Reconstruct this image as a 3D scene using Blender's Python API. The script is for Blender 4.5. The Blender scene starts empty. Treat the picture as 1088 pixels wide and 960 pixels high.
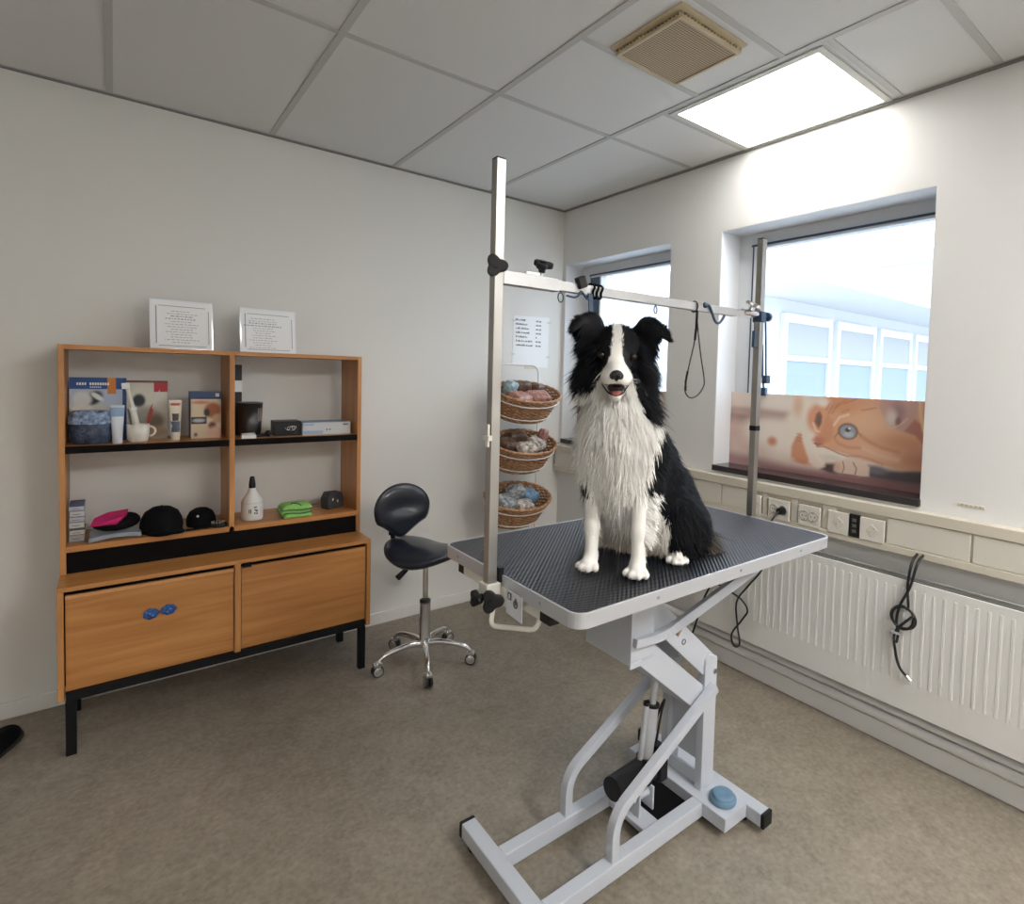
import bpy, bmesh, math, random
import numpy as np
from mathutils import Vector, Matrix
PI = math.pi
random.seed(7)
scene = bpy.context.scene
COL = scene.collection

# ------------------------------------------------------------------ materials
def mat(name, color, rough=0.5, metal=0.0, noise=None, bump=None, spec=0.5, emit=None, trans=0.0, coat=0.0, sheen=0.0):
    """noise=(scale, amount, detail): colour variation; bump=(scale, strength)"""
    m = bpy.data.materials.new(name); m.use_nodes = True
    nt = m.node_tree; b = nt.nodes['Principled BSDF']
    c = (color[0], color[1], color[2], 1)
    b.inputs['Base Color'].default_value = c
    b.inputs['Roughness'].default_value = rough
    b.inputs['Metallic'].default_value = metal
    b.inputs['Specular IOR Level'].default_value = spec
    b.inputs['Transmission Weight'].default_value = trans
    b.inputs['Coat Weight'].default_value = coat
    b.inputs['Sheen Weight'].default_value = sheen
    tc = nt.nodes.new('ShaderNodeTexCoord')
    if noise:
        n = nt.nodes.new('ShaderNodeTexNoise'); n.inputs['Scale'].default_value = noise[0]
        n.inputs['Detail'].default_value = noise[2] if len(noise) > 2 else 4
        nt.links.new(tc.outputs['Object'], n.inputs['Vector'])
        r = nt.nodes.new('ShaderNodeValToRGB'); a = noise[1]
        r.color_ramp.elements[0].position = .3; r.color_ramp.elements[1].position = .7
        r.color_ramp.elements[0].color = (c[0]*(1-a), c[1]*(1-a), c[2]*(1-a), 1)
        r.color_ramp.elements[1].color = (min(1, c[0]*(1+a)), min(1, c[1]*(1+a)), min(1, c[2]*(1+a)), 1)
        nt.links.new(n.outputs['Fac'], r.inputs['Fac']); nt.links.new(r.outputs['Color'], b.inputs['Base Color'])
    if bump:
        n2 = nt.nodes.new('ShaderNodeTexNoise'); n2.inputs['Scale'].default_value = bump[0]; n2.inputs['Detail'].default_value = 3
        nt.links.new(tc.outputs['Object'], n2.inputs['Vector'])
        bp = nt.nodes.new('ShaderNodeBump'); bp.inputs['Strength'].default_value = bump[1]; bp.inputs['Distance'].default_value = .01
        nt.links.new(n2.outputs['Fac'], bp.inputs['Height']); nt.links.new(bp.outputs['Normal'], b.inputs['Normal'])
    if emit:
        b.inputs['Emission Color'].default_value = (emit[0], emit[1], emit[2], 1); b.inputs['Emission Strength'].default_value = emit[3]
    return m

def attr_mat(name, rough=.5, spec=.5, sheen=0.0, coat=0.0):
    m = bpy.data.materials.new(name); m.use_nodes = True
    nt = m.node_tree; b = nt.nodes['Principled BSDF']
    a = nt.nodes.new('ShaderNodeAttribute'); a.attribute_name = 'col'
    nt.links.new(a.outputs['Color'], b.inputs['Base Color'])
    b.inputs['Roughness'].default_value = rough; b.inputs['Specular IOR Level'].default_value = spec
    b.inputs['Sheen Weight'].default_value = sheen; b.inputs['Coat Weight'].default_value = coat
    return m

def srgb(r, g, b):
    f = lambda v: ((v/255+.055)/1.055)**2.4 if v > 10 else v/255/12.92
    return (f(r), f(g), f(b))

def wood_mat(name, c1, c2, axis='X', rough=.38):
    m = bpy.data.materials.new(name); m.use_nodes = True
    nt = m.node_tree; b = nt.nodes['Principled BSDF']
    tc = nt.nodes.new('ShaderNodeTexCoord'); mp = nt.nodes.new('ShaderNodeMapping')
    s = {'X': (1.2, 18, 18), 'Z': (18, 18, 1.2), 'Y': (18, 1.2, 18)}[axis]
    mp.inputs['Scale'].default_value = s
    n = nt.nodes.new('ShaderNodeTexNoise'); n.inputs['Scale'].default_value = 1.6; n.inputs['Detail'].default_value = 8; n.inputs['Distortion'].default_value = .6
    r = nt.nodes.new('ShaderNodeValToRGB'); r.color_ramp.elements[0].position = .3; r.color_ramp.elements[1].position = .72
    r.color_ramp.elements[0].color = (*c1, 1); r.color_ramp.elements[1].color = (*c2, 1)
    nt.links.new(tc.outputs['Object'], mp.inputs['Vector']); nt.links.new(mp.outputs['Vector'], n.inputs['Vector'])
    nt.links.new(n.outputs['Fac'], r.inputs['Fac']); nt.links.new(r.outputs['Color'], b.inputs['Base Color'])
    b.inputs['Roughness'].default_value = rough
    return m

# ------------------------------------------------------------------ mesh builder (world coordinates in, origin chosen at build)
WL = {}      # world location of every thing / part
def frame_of(d):
    d = Vector(d).normalized()
    up = Vector((0, 0, 1)) if abs(d.z) < .95 else Vector((1, 0, 0))
    a = up.cross(d).normalized(); b = d.cross(a).normalized()
    return a, b
class MB:
    def __init__(s): s.v = []; s.f = []; s.sm = []; s.mi = []; s.m = 0
    def add(s, vs, fs, smooth=False):
        o = len(s.v); s.v += [tuple(v) for v in vs]
        for f in fs: s.f.append(tuple(o+i for i in f)); s.sm.append(smooth); s.mi.append(s.m)
        return s
    def box(s, x0, x1, y0, y1, z0, z1):
        if x0 > x1: x0, x1 = x1, x0
        if y0 > y1: y0, y1 = y1, y0
        if z0 > z1: z0, z1 = z1, z0
        return s.add([(x0,y0,z0),(x1,y0,z0),(x1,y1,z0),(x0,y1,z0),(x0,y0,z1),(x1,y0,z1),(x1,y1,z1),(x0,y1,z1)],
                     [(0,3,2,1),(4,5,6,7),(0,1,5,4),(1,2,6,5),(2,3,7,6),(3,0,4,7)])
    def obox(s, c, ax, ay, az, hx, hy, hz):
        c = Vector(c); ax = Vector(ax).normalized()*hx; ay = Vector(ay).normalized()*hy; az = Vector(az).normalized()*hz
        vs = [c+i*ax+j*ay+k*az for k in (-1, 1) for (i, j) in ((-1,-1),(1,-1),(1,1),(-1,1))]
        return s.add(vs, [(0,3,2,1),(4,5,6,7),(0,1,5,4),(1,2,6,5),(2,3,7,6),(3,0,4,7)])
    def beam(s, p0, p1, w, h, up=(0, 0, 1)):
        p0 = Vector(p0); p1 = Vector(p1); d = (p1-p0)
        side = Vector(up).cross(d).normalized(); u = d.normalized().cross(side)
        return s.obox((p0+p1)/2, d, side, u, d.length/2, w/2, h/2)
    def sweep(s, pts, w, h, side=None, closed=False):
        """rectangular tube along pts, side = constant width direction"""
        P = [Vector(p) for p in pts]; n = len(P); vs = []
        for i, p in enumerate(P):
            t = (P[min(i+1, n-1)]-P[max(i-1, 0)]).normalized()
            if side is not None: a = Vector(side).normalized()
            else: a, _ = frame_of(t)
            b = t.cross(a).normalized()
            vs += [p-a*w/2-b*h/2, p+a*w/2-b*h/2, p+a*w/2+b*h/2, p-a*w/2+b*h/2]
        fs = [(0, 3, 2, 1), tuple(4*(n-1)+k for k in range(4))]
        for i in range(n-1):
            for k in range(4): fs.append((4*i+k, 4*i+(k+1) % 4, 4*i+4+(k+1) % 4, 4*i+4+k))
        return s.add(vs, fs)
    def tube(s, pts, r, n=12, closed=False, caps=True):
        P = [Vector(p) for p in pts]; N = len(P); vs = []; fs = []
        rr = r if hasattr(r, '__len__') else [r]*N
        t0 = (P[1]-P[0]).normalized(); a, b = frame_of(t0)
        for i, p in enumerate(P):
            if closed: t = (P[(i+1) % N]-P[i-1]).normalized()
            else: t = (P[min(i+1, N-1)]-P[max(i-1, 0)]).normalized()
            a = (a-t*a.dot(t)).normalized(); b = t.cross(a)
            vs += [p+(a*math.cos(2*PI*k/n)+b*math.sin(2*PI*k/n))*rr[i] for k in range(n)]
        for i in range(N if closed else N-1):
            j = (i+1) % N
            for k in range(n): fs.append((n*i+k, n*i+(k+1) % n, n*j+(k+1) % n, n*j+k))
        s.add(vs, fs, True)
        if caps and not closed:
            s.add(vs[:n], [tuple(range(n))[::-1]]); s.add(vs[-n:], [tuple(range(n))])
        return s
    def cyl(s, p0, p1, r0, r1=None, n=20): return s.tube([p0, p1], [r0, r0 if r1 is None else r1], n)
    def lathe(s, prof, c=(0, 0, 0), n=28, axis=None, sx=1, sy=1):
        """prof: (radius, height) from bottom to top, about z (or about axis)"""
        c = Vector(c); vs = []; fs = []
        if axis is None: A, B, Z = Vector((1,0,0)), Vector((0,1,0)), Vector((0,0,1))
        else:
            Z = Vector(axis).normalized(); A, B = frame_of(Z)
        for (r, h) in prof:
            vs += [c+A*(r*sx*math.cos(2*PI*k/n))+B*(r*sy*math.sin(2*PI*k/n))+Z*h for k in range(n)]
        for i in range(len(prof)-1):
            for k in range(n): fs.append((n*i+k, n*i+(k+1) % n, n*(i+1)+(k+1) % n, n*(i+1)+k))
        s.add(vs, fs, True)
        if prof[0][0] > 1e-4: s.add(vs[:n], [tuple(range(n))[::-1]])
        if prof[-1][0] > 1e-4: s.add(vs[-n:], [tuple(range(n))])
        return s
    def ball(s, c, r, n=16, rot=None):
        c = Vector(c); r = r if hasattr(r, '__len__') else (r, r, r); vs = []; fs = []
        R = rot or Matrix.Identity(3); h = n//2
        for i in range(h+1):
            th = PI*i/h
            for k in range(n):
                ph = 2*PI*k/n
                vs.append(c+R @ Vector((r[0]*math.sin(th)*math.cos(ph), r[1]*math.sin(th)*math.sin(ph), r[2]*math.cos(th))))
        for i in range(h):
            for k in range(n): fs.append((n*i+k, n*(i+1)+k, n*(i+1)+(k+1) % n, n*i+(k+1) % n))
        return s.add(vs, fs, True)
    def prism(s, poly, o, ax, ay, az, t):
        """2-D polygon in (ax, ay) at origin o, extruded by t along az"""
        o = Vector(o); ax = Vector(ax).normalized(); ay = Vector(ay).normalized(); az = Vector(az).normalized(); n = len(poly)
        vs = [o+ax*x+ay*y for x, y in poly]+[o+ax*x+ay*y+az*t for x, y in poly]
        fs = [tuple(range(n))[::-1], tuple(range(n, 2*n))]+[(i, (i+1) % n, n+(i+1) % n, n+i) for i in range(n)]
        return s.add(vs, fs)
    def torus(s, c, R, r, axis=(0, 0, 1), n=32, m=8, sx=1, sy=1):
        Z = Vector(axis).normalized(); A, B = frame_of(Z); c = Vector(c)
        return s.tube([c+A*R*sx*math.cos(2*PI*k/n)+B*R*sy*math.sin(2*PI*k/n) for k in range(n)], r, m, closed=True)
    def build(s, name, mats, parent=None, bevel=0, subsurf=0, origin=None, seg=2):
        me = bpy.data.meshes.new(name)
        vs = np.array(s.v, dtype=float)
        if parent is not None: org = WL[parent.name]
        elif origin is not None: org = np.array(origin, float)
        else: org = np.array([(vs[:,0].min()+vs[:,0].max())/2, (vs[:,1].min()+vs[:,1].max())/2, vs[:,2].min()])
        me.from_pydata((vs-org).tolist(), [], s.f)
        me.polygons.foreach_set('use_smooth', s.sm); me.polygons.foreach_set('material_index', s.mi)
        for m in (mats if isinstance(mats, (list, tuple)) else [mats]): me.materials.append(m)
        o = bpy.data.objects.new(name, me); COL.objects.link(o)
        if parent is not None: o.parent = parent; WL[o.name] = org
        else: o.location = org; WL[o.name] = org
        bm = bmesh.new(); bm.from_mesh(me); bmesh.ops.recalc_face_normals(bm, faces=bm.faces); bm.to_mesh(me); bm.free()
        me.update()
        if bevel:
            b = o.modifiers.new('bevel', 'BEVEL'); b.width = bevel; b.segments = seg; b.limit_method = 'ANGLE'; b.angle_limit = .7; b.harden_normals = False
        if subsurf:
            b = o.modifiers.new('sub', 'SUBSURF'); b.levels = subsurf; b.render_levels = subsurf
        return o
def tag(o, label=None, cat=None, group=None, kind=None):
    if label: o['label'] = label
    if cat: o['category'] = cat
    if group: o['group'] = group
    if kind: o['kind'] = kind
    return o
def thing(name, loc, label, cat, group=None):
    o = bpy.data.objects.new(name, None); COL.objects.link(o); o.location = loc; o.empty_display_size = .05
    WL[o.name] = np.array(loc, float)
    return tag(o, label, cat, group)
def struct(name, mb, m, parent=None, bevel=0, label=None):
    o = mb.build(name, m, parent, bevel); o['kind'] = 'structure'
    if label: o['label'] = label
    return o
def arc(c, r, a0, a1, n, ax, ay):
    c = Vector(c); ax = Vector(ax); ay = Vector(ay)
    return [c+ax*r*math.cos(a0+(a1-a0)*i/n)+ay*r*math.sin(a0+(a1-a0)*i/n) for i in range(n+1)]
def smooth_path(pts, k=8):
    """Catmull-Rom through pts"""
    P = [Vector(p) for p in pts]; out = []
    for i in range(len(P)-1):
        p0 = P[max(i-1, 0)]; p1 = P[i]; p2 = P[i+1]; p3 = P[min(i+2, len(P)-1)]
        for j in range(k):
            t = j/k
            out.append(.5*((2*p1)+(p2-p0)*t+(2*p0-5*p1+4*p2-p3)*t*t+(3*p1-p0-3*p2+p3)*t**3))
    out.append(P[-1]); return out
def round_path(pts, r, k=5):
    """polyline with rounded corners"""
    P = [Vector(p) for p in pts]; out = [P[0]]
    for i in range(1, len(P)-1):
        a = (P[i-1]-P[i]); b = (P[i+1]-P[i]); d = min(r, a.length*.49, b.length*.49)
        pa = P[i]+a.normalized()*d; pb = P[i]+b.normalized()*d
        for j in range(k+1):
            t = j/k; out.append(pa*(1-t)**2+P[i]*2*t*(1-t)+pb*t*t)
    out.append(P[-1]); return out
def color_grid(name, parent, o, ax, ay, w, h, nx, ny, fn, m, thick=.002, origin=None):
    """flat printed sheet: a grid with a colour attribute from fn(u, v) arrays, backed by a slab"""
    o = Vector(o); ax = Vector(ax).normalized(); ay = Vector(ay).normalized(); nz = ax.cross(ay)
    org = WL[parent.name] if parent is not None else (np.array(origin, float) if origin is not None else np.array(o+ax*w/2))
    u, v = np.meshgrid(np.linspace(0, 1, nx+1), np.linspace(0, 1, ny+1))
    P = np.array(o)[None]+u.reshape(-1, 1)*w*np.array(ax)[None]+v.reshape(-1, 1)*h*np.array(ay)[None]
    n1 = len(P)
    F = []
    for j in range(ny):
        for i in range(nx):
            a = j*(nx+1)+i; F.append((a, a+1, a+nx+2, a+nx+1))
    c4 = [o, o+ax*w, o+ax*w+ay*h, o+ay*h]
    back = [np.array(q-nz*thick) for q in c4]; front = [np.array(q-nz*1e-5) for q in c4]
    V = np.vstack([P, front, back]); b = n1
    F += [(b+7, b+6, b+5, b+4)]+[(b+i, b+4+i, b+4+(i+1) % 4, b+(i+1) % 4) for i in range(4)]
    me = bpy.data.meshes.new(name); me.from_pydata((V-org).tolist(), [], F)
    ca = me.color_attributes.new('col', 'FLOAT_COLOR', 'POINT')
    rgb = fn(u.reshape(-1), v.reshape(-1))
    rgb = np.vstack([rgb, np.full((8, 3), .8)])
    ca.data.foreach_set('color', np.hstack([rgb, np.ones((len(rgb), 1))]).astype(np.float32).ravel())
    me.materials.append(m)
    ob = bpy.data.objects.new(name, me); COL.objects.link(ob)
    if parent is not None: ob.parent = parent
    else: ob.location = org
    WL[ob.name] = org
    return ob
def S(a): return np.array(srgb(*a))
def sstep(e0, e1, x):
    t = np.clip((x-e0)/(e1-e0), 0, 1); return t*t*(3-2*t)
def blob(u, v, cx, cy, rx, ry, soft=.2, rot=0):
    c, s = math.cos(rot), math.sin(rot)
    x = (u-cx)*c+(v-cy)*s; y = -(u-cx)*s+(v-cy)*c
    d = np.sqrt((x/rx)**2+(y/ry)**2); return 1-sstep(1-soft, 1+soft, d)
def mixc(base, col, a): return base*(1-a[:, None])+S(col)[None]*a[:, None]

M = {}
M['wall'] = mat('wall_paint', (.735, .725, .695), .75, bump=(220, .06))
M['wall_r'] = mat('wall_paint_right', (.74, .738, .73), .75, bump=(220, .06))
M['reveal'] = mat('reveal_paint', (.74, .75, .77), .6)
M['white'] = mat('white_paint', (.80, .80, .80), .4)
M['rad'] = mat('radiator_enamel', (.74, .735, .715), .38)
M['trunk'] = mat('trunking_cream', (.62, .575, .48), .45)
M['trunklid'] = mat('trunking_lid', (.66, .63, .56), .45)
M['outlet'] = mat('outlet_plastic', (.72, .69, .62), .35)
M['outletdark'] = mat('outlet_recess', (.35, .33, .29), .5)
M['powder'] = mat('light_grey_powder_coat', (.53, .56, .62), .38)
M['creampaint'] = mat('cream_powder_coat', (.70, .68, .62), .4)
M['alu'] = mat('aluminium_rim', (.56, .575, .61), .38, .45)
M['barsteel'] = mat('bright_aluminium_bar', (.52, .52, .53), .42, .75)
M['steel'] = mat('brushed_steel', (.44, .43, .41), .3, .95)
M['chrome'] = mat('chrome', (.82, .82, .84), .1, 1)
M['black'] = mat('black_plastic', (.008, .008, .010), .45, spec=.35)
M['blacksoft'] = mat('black_fabric', (.005, .005, .006), .9, spec=.15)
M['blackmetal'] = mat('black_metal', (.005, .005, .006), .55, spec=.25)
M['navyvinyl'] = mat('black_vinyl', (.010, .013, .022), .33, coat=.2)
M['rubber'] = mat('black_rubber', (.02, .02, .02), .7)
M['frame'] = mat('window_frame_white', (.66, .68, .71), .4)
M['gasket'] = mat('window_gasket_blue', (.035, .07, .13), .4)
M['sill'] = mat('dark_stone_sill', (.035, .030, .032), .16)
M['paper'] = mat('white_paper', (.82, .83, .84), .5)
M['ink'] = mat('grey_ink', (.12, .12, .13), .7)
M['inksoft'] = mat('pale_ink', (.34, .35, .40), .7)
M['acryl'] = mat('clear_acrylic', (.80, .83, .90), .08, coat=.5)
M['wicker'] = mat('wicker', (.38, .20, .10), .6, noise=(60, .4, 6))
M['wire'] = mat('white_wire', (.76, .75, .72), .35)
M['green'] = mat('green_microfibre', (.30, .62, .16), .9, noise=(180, .2), bump=(260, .5))
M['greenedge'] = mat('dark_stitching', (.03, .05, .05), .8)
M['bluepedal'] = mat('blue_pedal', (.14, .25, .36), .45)
M['tilesurf'] = mat('ceiling_tile', (.70, .70, .69), .85, noise=(300, .04), bump=(400, .1))
M['tbar'] = mat('ceiling_grid_bar', (.50, .50, .485), .6)
M['woodx'] = wood_mat('beech_veneer', srgb(168, 110, 56), srgb(200, 140, 80), 'X')
M['woodz'] = wood_mat('beech_veneer_upright', srgb(170, 112, 60), srgb(202, 144, 86), 'Z')
M['woodedge'] = mat('beech_edge_band', srgb(206, 150, 98), .4, noise=(30, .06))
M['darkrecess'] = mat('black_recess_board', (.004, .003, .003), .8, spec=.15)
H = 2.53
XL, YN = -4.3, -5.2          # far extents of the room, behind and beside the camera
WT = .30                      # wall thickness
# floor: mottled linoleum
m = bpy.data.materials.new('linoleum'); m.use_nodes = True; nt = m.node_tree; b = nt.nodes['Principled BSDF']
tc = nt.nodes.new('ShaderNodeTexCoord')
def noise(sc, det, dist=0):
    n = nt.nodes.new('ShaderNodeTexNoise'); n.inputs['Scale'].default_value = sc; n.inputs['Detail'].default_value = det
    n.inputs['Distortion'].default_value = dist; nt.links.new(tc.outputs['Object'], n.inputs['Vector']); return n
n1 = noise(7, 6, 1.2); n2 = noise(70, 4); n3 = noise(1.6, 2)
r1 = nt.nodes.new('ShaderNodeValToRGB'); r1.color_ramp.elements[0].position = .32; r1.color_ramp.elements[1].position = .70
r1.color_ramp.elements[0].color = (*srgb(127, 118, 105), 1); r1.color_ramp.elements[1].color = (*srgb(152, 142, 128), 1)
r2 = nt.nodes.new('ShaderNodeValToRGB'); r2.color_ramp.elements[0].position = .3; r2.color_ramp.elements[1].position = .72
r2.color_ramp.elements[0].color = (*srgb(110, 101, 90), 1); r2.color_ramp.elements[1].color = (*srgb(169, 159, 144), 1)
mx = nt.nodes.new('ShaderNodeMixRGB'); mx.inputs['Fac'].default_value = .42
nt.links.new(n1.outputs['Fac'], r1.inputs['Fac']); nt.links.new(n2.outputs['Fac'], r2.inputs['Fac'])
nt.links.new(r1.outputs['Color'], mx.inputs[1]); nt.links.new(r2.outputs['Color'], mx.inputs[2])
nt.links.new(mx.outputs['Color'], b.inputs['Base Color']); b.inputs['Roughness'].default_value = .42
M['floor'] = m
struct('floor', MB().box(XL, .0, YN, 0, -.05, 0), M['floor'])
# ceiling with its grid bars
struct('ceiling', MB().box(XL, 0, YN, 0, H, H+.06), M['tilesurf'])
g = MB(); T = .012; zb = H-.004
gx = [-.587-.6*i for i in range(6)]
for x in gx: g.box(x-T, x+T, YN, 0, zb, H+.001)
def row(y, x0, x1): g.box(x0, x1, y-T, y+T, zb+.0006, H+.0015)
row(-1.10, XL, 0)
row(-1.615, -1.187, -.587); row(-1.986, -1.187, -.587); row(-2.62, -1.187, -.587)
row(-1.43, -.587, 0); row(-2.14, -.587, 0); row(-2.456, -.587, 0)
for y in (-2.30, -3.50, -4.70): row(y, XL, -1.187)
for y in (-3.5, -4.7): row(y, -1.187, 0)
struct('trim_1', g, M['tbar'])
e = MB(); e.box(XL, 0, -.018, 0, zb-.001, H+.001); e.box(-.018, 0, YN, -.018, zb-.001, H+.001)
e.m = 1; e.box(XL, 0, -.020, -.001, H-.010, H-.005); e.box(-.020, -.001, YN, 0, H-.010, H-.005)  # dark strip paints the shadow line where ceiling meets walls
struct('trim_2', e, [M['tbar'], mat('painted_shadow_line', (.22, .215, .20), .7)])
# walls
struct('wall_left', MB().box(XL-WT, WT, 0, WT, 0, H), M['wall'])
struct('wall_near', MB().box(XL-WT, WT, YN-WT, YN, 0, H), M['wall'])
struct('wall_far_left', MB().box(XL-WT, XL, YN, 0, 0, H), M['wall'])
OP = [(-.973, -.030), (-2.278, -1.307)]            # window openings in the right wall (y0, y1)
ZS, ZT = .957, 2.165
w = MB()
w.box(0, WT, YN, 0, 0, ZS); w.box(0, WT, YN, 0, ZT, H)
w.box(0, WT, YN, OP[1][0], ZS, ZT); w.box(0, WT, OP[1][1], OP[0][0], ZS, ZT); w.box(0, WT, OP[0][1], 0, ZS, ZT)
struct('wall_right', w, M['wall_r'])
struct('baseboard_left', MB().box(XL, -.012, -.014, 0, 0, .065), M['wall'], bevel=.003)
bb = MB().box(-.016, 0, YN, -.014, 0, .078); bb.box(-.012, 0, YN, -.014, .078, .088)
struct('baseboard_right', bb, M['white'], bevel=.003)
# glass: thin architectural pane
m = bpy.data.materials.new('window_glass'); m.use_nodes = True; nt = m.node_tree
for n in list(nt.nodes): nt.nodes.remove(n)
out = nt.nodes.new('ShaderNodeOutputMaterial'); tr = nt.nodes.new('ShaderNodeBsdfTransparent'); gl = nt.nodes.new('ShaderNodeBsdfGlossy')
tr.inputs['Color'].default_value = (.95, .97, .98, 1); gl.inputs['Roughness'].default_value = .02
lw = nt.nodes.new('ShaderNodeLayerWeight'); pw = nt.nodes.new('ShaderNodeMath'); pw.operation = 'POWER'; pw.inputs[1].default_value = 4; ma = nt.nodes.new('ShaderNodeMath'); ma.operation = 'MULTIPLY_ADD'; ma.inputs[1].default_value = .4; ma.inputs[2].default_value = .03; mxs = nt.nodes.new('ShaderNodeMixShader')
nt.links.new(lw.outputs['Facing'], pw.inputs[0]); nt.links.new(pw.outputs[0], ma.inputs[0]); nt.links.new(ma.outputs[0], mxs.inputs['Fac']); nt.links.new(tr.outputs[0], mxs.inputs[1]); nt.links.new(gl.outputs[0], mxs.inputs[2]); nt.links.new(mxs.outputs[0], out.inputs['Surface'])
M['glass'] = m
def window(n, y0, y1, sash_left, hinge_dark):
    """y1 is the left jamb as seen from the room"""
    root = thing('window_%d' % n, (.16, (y0+y1)/2, .985), None, None); root['kind'] = 'structure'
    x0, x1 = .155, .215
    f = MB()
    f.box(x0, x1, y0, y0+.028, .985, ZT); f.box(x0, x1, y1-.085, y1, .985, ZT)
    f.box(x0, x1, y0+.028, y1-.085, ZT-.062, ZT); f.box(x0, x1, y0+.028, y1-.085, .985, 1.04)
    f.build('window_frame', M['frame'], root, bevel=.003)
    s = MB(); a0, a1 = y0+.028, y1-.085
    s.box(x0-.012, x1-.02, a0, a0+.018, 1.04, ZT-.062); s.box(x0-.012, x1-.02, a1-sash_left, a1-.012, 1.04, ZT-.062)
    s.box(x0-.012, x1-.02, a0+.018, a1-sash_left, ZT-.082, ZT-.062); s.box(x0-.012, x1-.02, a0+.018, a1-sash_left, 1.04, 1.08)
    s.build('sash', M['frame'], root, bevel=.002)
    k = MB(); k.box(x0-.006, x0+.02, a1-.012, a1, 1.04, ZT-.062); k.box(x0-.016, x0+.01, a0, a1, ZT-.070, ZT-.060)
    if hinge_dark: k.box(x0-.013, x0+.01, a1-sash_left+.012, a1-.012, 1.04, ZT-.082)
    k.build('gasket', M['gasket'], root)
    MB().box(x1-.045, x1-.039, a0+.018, a1-sash_left, 1.08, ZT-.082).build('glass_pane', M['glass'], root)
    si = struct('window_sill', MB().box(-.012, .16, y0+.002, y1-.002, .957, .985), M['sill'], parent=root, bevel=.002)
    r = MB(); r.box(.001, .155, y0, y0+.003, .985, ZT); r.box(.001, .155, y1-.003, y1, .985, ZT); r.box(.001, .155, y0, y1, ZT-.003, ZT)
    r.build('reveal_lining', M['reveal'], root)
    return root
window(1, OP[0][0], OP[0][1], .115, True)
w2 = window(2, OP[1][0], OP[1][1], .032, False)
# casement handle and stay on the window by the post
h = MB(); h.box(.128, .143, -1.470, -1.452, 1.58, 1.70); h.box(.110, .128, -1.468, -1.454, 1.60, 1.62); h.tube([(.112, -1.461, 1.61), (.112, -1.461, 1.50)], .008, 8)
h.build('window_handle', M['frame'], w2, bevel=.002)
st = MB(); st.tube([(.135, -1.480, 1.60), (.135, -1.488, 1.44), (.135, -1.500, 1.36)], .006, 8); st.box(.120, .143, -1.515, -1.480, 1.345, 1.385)
st.build('window_stay', M['gasket'], w2, bevel=.003)

# world: overcast daylight sky
wd = bpy.data.worlds.new('overcast'); scene.world = wd; wd.use_nodes = True; nt = wd.node_tree; bg = nt.nodes['Background']
tc = nt.nodes.new('ShaderNodeTexCoord'); sp = nt.nodes.new('ShaderNodeSeparateXYZ'); rp = nt.nodes.new('ShaderNodeValToRGB')
rp.color_ramp.elements[0].position = 0; rp.color_ramp.elements[0].color = (.82, .90, 1, 1)
rp.color_ramp.elements[1].position = .6; rp.color_ramp.elements[1].color = (.73, .85, 1, 1)
nt.links.new(tc.outputs['Generated'], sp.inputs[0]); nt.links.new(sp.outputs['Z'], rp.inputs['Fac']); nt.links.new(rp.outputs['Color'], bg.inputs['Color'])
bg.inputs['Strength'].default_value = 2.35

# outdoors: pale yard, a wing of the building with tall windows, an opposite roof edge
M['render_white'] = mat('white_render', (.56, .565, .58), .8)
M['outpane'] = mat('outside_window_pane', (.26, .31, .38), .3)
M['outwall'] = mat('outside_infill_panel', (.36, .37, .37), .8)
M['yard'] = mat('pale_yard', (.55, .55, .54), .9, noise=(2, .15))
struct('ground', MB().box(WT, 30, -22, 22, -.25, -.2), M['yard'])
wg = thing('building_wing', (3, 1, -.2), 'white building wing with a row of tall windows seen outside the window', 'building')
WY = .5
q = MB(); q.box(3.2, 15.5, WY+.02, WY+6, -.2, 2.36); q.build('wall', M['render_white'], wg)
q = MB(); q.box(2.6, 16, WY-.9, WY+6.4, 2.36, 2.66); q.build('roof_edge', M['render_white'], wg, bevel=.02)
for i in range(7):
    x = 3.55+i*1.25
    q = MB(); q.box(x, x+1.1, WY-.04, WY+.019, .2, .28); q.box(x, x+1.1, WY-.04, WY+.019, 2.10, 2.2); q.box(x, x+.07, WY-.04, WY+.019, .28, 2.10); q.box(x+1.03, x+1.1, WY-.04, WY+.019, .28, 2.10); q.box(x+.07, x+1.03, WY-.04, WY+.019, 1.66, 1.72)
    fr_ = q.build('window', M['frame'], wg)
    q = MB(); q.box(x+.07, x+1.03, WY-.01, WY+.015, .28, 1.66); q.build('pane', M['outpane'], fr_)
    q = MB(); q.box(x+.07, x+1.03, WY-.02, WY+.015, 1.72, 2.10); q.build('panel', M['outwall'], fr_)
ob = thing('opposite_building', (17.5, -2, -.2), 'pale building with flat roof edge beyond the yard outside the windows', 'building')
q = MB(); q.box(17.5, 22, -16, 12, -.2, 5.3); q.build('wall', M['render_white'], ob)
q = MB(); q.box(17.0, 22, -16.4, 12.4, 5.3, 5.6); q.build('roof_edge', M['frame'], ob)
for i in range(6):
    y = -10+i*2.2
    q = MB(); q.box(17.45, 17.5, y, y+1.4, 1.0, 2.4); a_ = q.build('window', M['frame'], ob); q = MB(); q.box(17.43, 17.46, y+.08, y+1.32, 1.08, 2.32); q.build('pane', M['outpane'], a_)

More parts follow.
